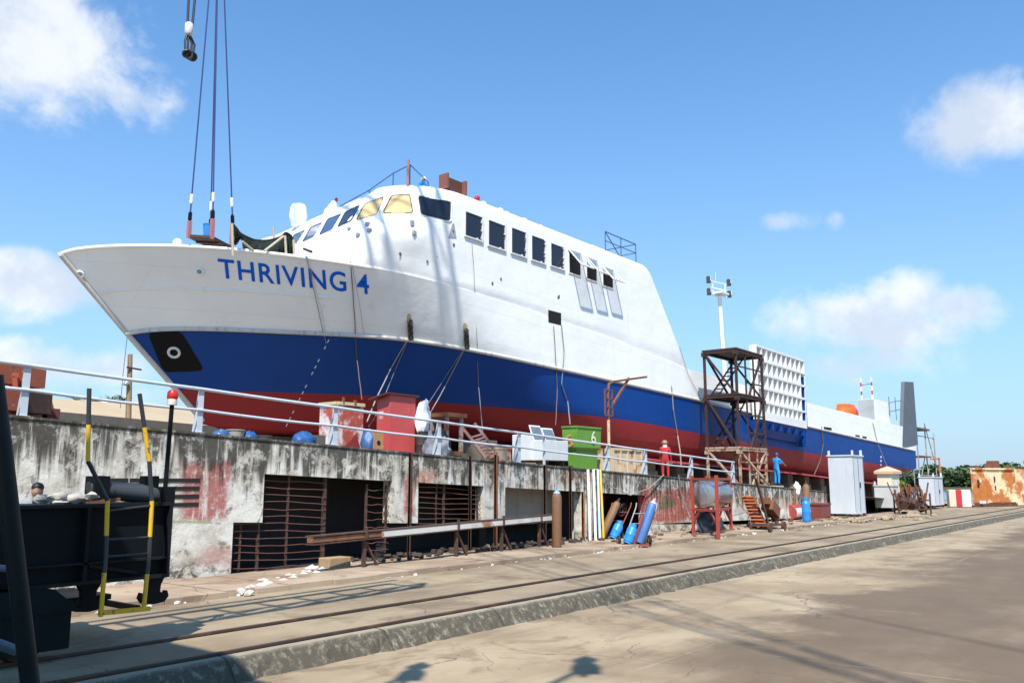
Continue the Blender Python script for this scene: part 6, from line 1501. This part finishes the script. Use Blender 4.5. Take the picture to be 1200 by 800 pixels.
b = MB(); b.bb((-6, YB+.02, .16), (xb, YB+.8, at(86,715,Y=YB).z)); b.prism([(xb-1.6, YB, at(86,715,Y=YB).z), (xb+.12, YB, at(86,715,Y=YB).z), (xb-.25, YB, at(70,690,Y=YB).z), (xb-1.6, YB, at(70,690,Y=YB).z+.15)], (0,.8,0)); b.bb((xb-1.2, YB-.02, at(86,715,Y=YB).z-.0), (xb+.16, YB+.85, at(86,715,Y=YB).z+.03)); b.bb((xb-1.5, YB+.2, .9), (xb-.7, YB+.7, zb)); bo = b.build('wheel_bogie', M('bogie_green', (.007,.012,.013), .55, var=.3, spec=.12), cr)
for x in (xb-.5, xb-1.8): b = MB(); b.lathe([(.28,-.08),(.30,-.08),(.30,.05),(.33,.05),(.33,.08),(.05,.08)], (x, YB+.33, .33), (0,1,0), 24); b.build('wheel', m_drust, bo, smooth=40)
# striped ladder
YL = YB-.35
m_yel = M('stripe_yellow', (.78,.44,.012), .45, var=.12, vs=6, chips=(.12,.08,.03), rs=5); m_lad = M('ladder_black', (.03,.034,.036), .45)
for path, brk in (([(104.5,455),(103,540),(126,586),(124,650),(118,722)], (500,541,587,631,675,740)),([(163.5,461),(175,540),(178,590),(174.5,650),(168.5,712)], (505,542,590,630,675,740))):
    pts = []
    for (x0_, y0_), (x1_, y1_) in zip(path, path[1:]):
        for k in range(14): pts.append((x0_+(x1_-x0_)*k/14, y0_+(y1_-y0_)*k/14))
    pts.append(path[-1]); seg = []; cur = None
    for x, y in pts:
        idx = sum(1 for q in brk if y >= q)
        if idx != cur: seg.append([idx, [seg[-1][1][-1]] if seg else []]); cur = idx
        seg[-1][1].append((x, y))
    for idx, pl in seg:
        if len(pl) < 2: continue
        b = MB(); b.tube([at(x, y, Y=YL) for x, y in pl], .032, 8); b.build('ladder_rail', m_yel if idx in (1,3,5) else m_lad, cr, smooth=60)
b = MB()
for ya, yb3 in ((598,592),(632,629),(652,648)): b.tube([at(126 if ya < 620 else 124, ya, Y=YL), at(178 if ya < 620 else 175, yb3, Y=YL)], .018, 6)
b.pieces('ladder_rung', m_lad, cr)
b = MB(); b.bar(at(116, 718, Y=YL), at(175, 712.5, Y=YL), .07, .06); b.build('ladder_step', m_yel, cr)
# warning lamp on its pole
P = at(192, 590, Y=YB+.3); zl = at(196, 474, Y=YB+.3).z; b = MB(); b.tube([(P.x, YB+.3, zt), (P.x+.03, YB+.3, zl)], .035, 8); b.bb((P.x-.09, YB+.2, zt), (P.x+.12, YB+.4, zt+.28)); b.build('lamp_pole', m_bkp, cr, smooth=40)
b = MB(); b.lathe([(.075,0),(.075,.09),(.07,.1)], (P.x+.03, YB+.3, zl), n=14); lo = b.build('warning_lamp_base', M('lamp_base_pale', (.72,.55,.45), .5), cr, smooth=40)
b = MB(); b.lathe([(.07,.09),(.085,.11),(.08,.2),(.05,.235),(.01,.24)], (P.x+.03, YB+.3, zl), n=14); b.build('warning_lamp', M('lamp_scarlet', (.62,.02,.012), .35), lo, smooth=40)
# buffer arm and clutter on top of the beam
b = MB(); A, B = at(104, 572, Y=YB+.4), at(186, 580, Y=YB+.4)
b.tube([A, A+Vector((.12,0,.02)), A.lerp(B,.25), A.lerp(B,.7)+Vector((0,0,-.0)), B+Vector((0,0,-.02))], [.10,.15,.14,.15,.12], 10); b.build('buffer_arm', M('arm_grey', (.05,.055,.06), .5, var=.2), cr, smooth=50)
b = MB()
for x in (118, 170, 182): P = at(x, 562, Y=YB+.4); b.bb((P.x-.035, YB+.35, zt), (P.x+.035, YB+.5, P.z+.06))
P = at(112, 586, Y=YB+.4); b.bb((P.x-.1, YB+.25, zt+.05), (P.x+.12, YB+.55, P.z+.35)); P = at(180, 584, Y=YB+.4); b.bb((P.x-.2, YB+.3, zt), (P.x+.25, YB+.6, P.z+.12)); b.pieces('arm_bracket', m_bkp, cr)
b = MB(); 
for k in range(16): P = at(random.uniform(52, 98), random.uniform(589, 593), Y=YB+.45); b.blob((P.x, YB+random.uniform(.2,.7), zt+.05+random.uniform(.02,.10)), (random.uniform(.08,.16),.1,random.uniform(.05,.09)), k, .4, 2)
for x in (160,178): P = at(x, 590, Y=YB+.5); b.blob((P.x, YB+.5, zt+.07), (.09,.08,.05), x, .4, 2)
tag(b.build('rag_heap', M('rag_tan', (.40,.37,.33), .9, var=.3, vs=8, bump=.6), smooth=60), 'heap of pale dusty rags lying on the black crane beam', 'rags')
b = MB(); b.bar(at(95, 592, Y=YB+.2)+Vector((0,0,.02)), at(140, 588, Y=YB+.2)+Vector((0,0,.04)), .05); tag(b.build('rusty_bar', m_rust), 'rusty flat bar lying on the crane beam beside the rags', 'bar')
# raking tubes at the very left
m_tube = M('tube_green', (.008,.014,.014), .5, spec=.25)
b = MB(); b.tube([at(-8, 440, Y=8.6), at(2, 520, Y=8.6), at(36, 806, Y=8.9)], .085, 12); b.build('raking_tube', m_tube, cr, smooth=60)
b = MB(); b.tube([at(-20, 664, Y=9.4), at(8, 666, Y=9.4)], .035, 8); b.tube([at(-20, 748, Y=9.2), at(20, 762, Y=9.2)], .05, 8); b.pieces('stub_tube', M('tube_blue', (.10,.13,.17), .45), cr, smooth=60)
# portal, machinery house and boom (all outside the picture; their shade and ropes fall into it)
m_cr = M('crane_paint', (.10,.12,.14), .5, var=.2)
for A, B in (((-3.5,12.6,2.0),(-3.0,6.5,12)),((-8.5,12.6,2.0),(-7.0,6.5,12)),((-3.5,-23,.2),(-3.0,-18,12)),((-8.5,-23,.2),(-7.0,-18,12))):
    b = MB(); b.bar(A, B, .7); b.build('portal_leg', m_cr, cr)
b = MB(); b.bb((-8,-21,12), (.4,7.9,12.5)); b.build('portal_deck', m_cr, cr)
b = MB(); b.bar((.4,8.8,11.4), (8.2,9.4,11.5), .16); b.bar((.4,10.0,11.4), (8.2,10.4,11.5), .16); b.bar((.4,8.8,12.5), (8.2,9.4,12.6), .1); b.bar((.4,10,12.5), (8.2,10.4,12.6), .1)
for k in range(9):
    x = .4+7.8*k/8; b.bar((x,8.8+.075*(x-.4),11.4), (x,10+.05*(x-.4),11.4), .08); b.bar((x,8.8+.075*(x-.4),11.4), (min(x+.97,8.2),8.85+.075*(x-.4),12.5), .07)
b.build('service_gangway', m_cr, cr)
for (px, py, hh_, ww) in ((686,782,13.2,.55),(482,790,12.6,.5)):  # unseen boxes on arms, added to cast two shadow blobs on the apron
    Gp = at(px, py, Z=-.3); c = Gp+SUN*(hh_/SUN.z); root = Vector((.3, max(-15, min(7.5, c.y-.4)), 12.4))
    b = MB(); b.bar(root, c, .09); b.bar(c-Vector((.5,.3,0)), c+Vector((.55,.35,.25)), .12); b.build('shadow_box_arm', m_cr, cr)
    b = MB(); b.box(c, (ww,ww*.8,ww*.9), Matrix.Rotation(.6,3,'Z'), taper=.7); b.box(c+Vector((.25,.15,.35)), (ww*.6,ww*.5,.3)); b.build('portal_shadow_box', m_cr, cr, bevel=.03)
b = MB(); b.bb((-2,-10,12.5), (0,-8,15)); b.bb((-4,-14,15), (1.2,-6,18.5)); b.build('machinery_house', m_cr, cr)
T = Vector((Hk.x, Hk.y, 47)); Bs = Vector((-.5, -9, 17)); dv = (T-Bs).normalized(); a_ = dv.cross(Vector((0,0,1))).normalized(); b_ = a_.cross(dv); LB = (T-Bs).length
b = MB(); n = 26; prevc = None
for i in range(n+1):
    u = i/n; wd_ = .25+1.15*min(1, max(.02, (u-.12)/.42), (1-u)/.25); c = Bs+dv*LB*u; cs4 = [c+a_*sx*wd_+b_*sy*wd_ for sx, sy in ((-1,-1),(1,-1),(1,1),(-1,1))]
    if prevc:
        for k in range(4):
            b.bar(prevc[k], cs4[k], .05 if u < .5 else .17); b.bar(prevc[k], cs4[(k+1) % 4] if i % 2 else cs4[k-1], .022 if u < .5 else .07)
    prevc = cs4
b.build('boom', m_cr, cr)
b = MB(); top_ = Bs+Vector((-2,-4,14)); b.bar(Bs, top_, .4)
for s in (-1.6,1.6): b.tube([top_, T+a_*s*.2], .018, 5)
b.pieces('boom_stay', m_cr, cr)
b = MB(); b.tube([T+Vector((.15,0,0)), Hk+Vector((.1,0,.6))], .03, 5); b.tube([T-Vector((.15,0,0)), Hk+Vector((-.1,0,.6))], .03, 5); b.lathe([(.05,-.1),(.3,.1),(.3,.7),(.1,.9)], Hk, n=12); b.build('main_hook_block', m_bkp, cr)
hp_ = at(222, 50, Y=24.0); tp = Bs+dv*LB*((24-Bs.y)/(T.y-Bs.y)); m_nav = M('rope_navy', (1,1,1))
b = MB(); q = at(222, 30, Y=24); tq = Vector((q.x+.2, 24, tp.z-1))
for s in (-.07,.10): b.tube([q+Vector((s,0,0)), at(224+s*25, 0, Y=24)+Vector((s*.5,0,0)), tq+Vector((s,0,0))], .04, 6)
b.pieces('second_rope', M('rope_dark', (.03,.03,.06), .7), cr)
b = MB(); b.lathe([(.1,0),(.13,.05),(.13,.36),(.1,.4)], at(221, 41, Y=24), (0,0,1), 10); so_ = b.build('rope_socket', M('ferrule_white', (1,1,1)), cr, smooth=40)
b = MB(); c = at(222, 52, Y=24)
for s in (-.16,-.05,.08,.18): b.tube([at(221, 42, Y=24)+Vector((s*.4,0,0)), c+Vector((s,0,.05)), at(221.5, 63, Y=24)+Vector((s*.8,0,.0))], .035, 6)
for k in range(5): torus(b, at(219+k*1.6, 63+k*.9, Y=24), (random.random(),1,random.random()), .12, .045, 10, 6)
b.build('hanging_shackles', M('shackle_black', (.03,.026,.024), .5, rust=.15), cr, smooth=60)

random.seed(23)
sp = MB()
for k in range(150):
    x = random.uniform(27, 60); y = random.uniform(16.5, 18.9); q = random.random(); s_ = random.uniform(.03, .13)
    if q < .35: d = Vector((random.gauss(0,1), random.gauss(0,.5), .05)).normalized()*random.uniform(.3, 1.1); sp.bar((x, y, .15), Vector((x, y, .15))+d, s_*.5)
    elif q < .7: sp.box((x, y, .13+s_*.35), (s_*2, s_*1.4, s_*.8), Matrix.Rotation(random.random()*3, 3, 'Z'))
    else: sp.blob((x, y, .13+s_*.3), (s_*1.3, s_, s_*.6), k, .3, 1)
tag(sp.build('rubble', M('ledge_scrap', (.14,.09,.06), .9, var=.6, vs=1.9, chips=(.4,.36,.3), rs=1.1)), 'rods, offcuts and stones littering the ledge by the cylinder trucks', 'rubble', kind='stuff')
for lab, pts, mt in (('black hose drooping over the wall top beside the red stand', [(795,556,18.9),(797,575,18.9),(806,600,18.6),(822,628,17.6)], m_hose),
                     ('thin brown hose hanging from the scaffold foot to the ledge', [(862,572,18.9),(866,590,18.85),(880,606,18.5),(878,618,17.8)], m_rbrown),
                     ('dark cable looped down the wall left of the step cart', [(842,563,18.9),(850,590,18.8),(858,604,18.6),(872,600,18.6),(888,578,18.9)], m_hose),
                     ('grey hose sagging along the wall above the cylinder trucks', [(700,549,18.9),(716,570,18.85),(738,580,18.8),(760,572,18.85),(778,556,18.95)], m_hemp)):
    rope(lab, pts, .022, mt, 'hose', 'hose', 'hoses hanging on the quay wall')
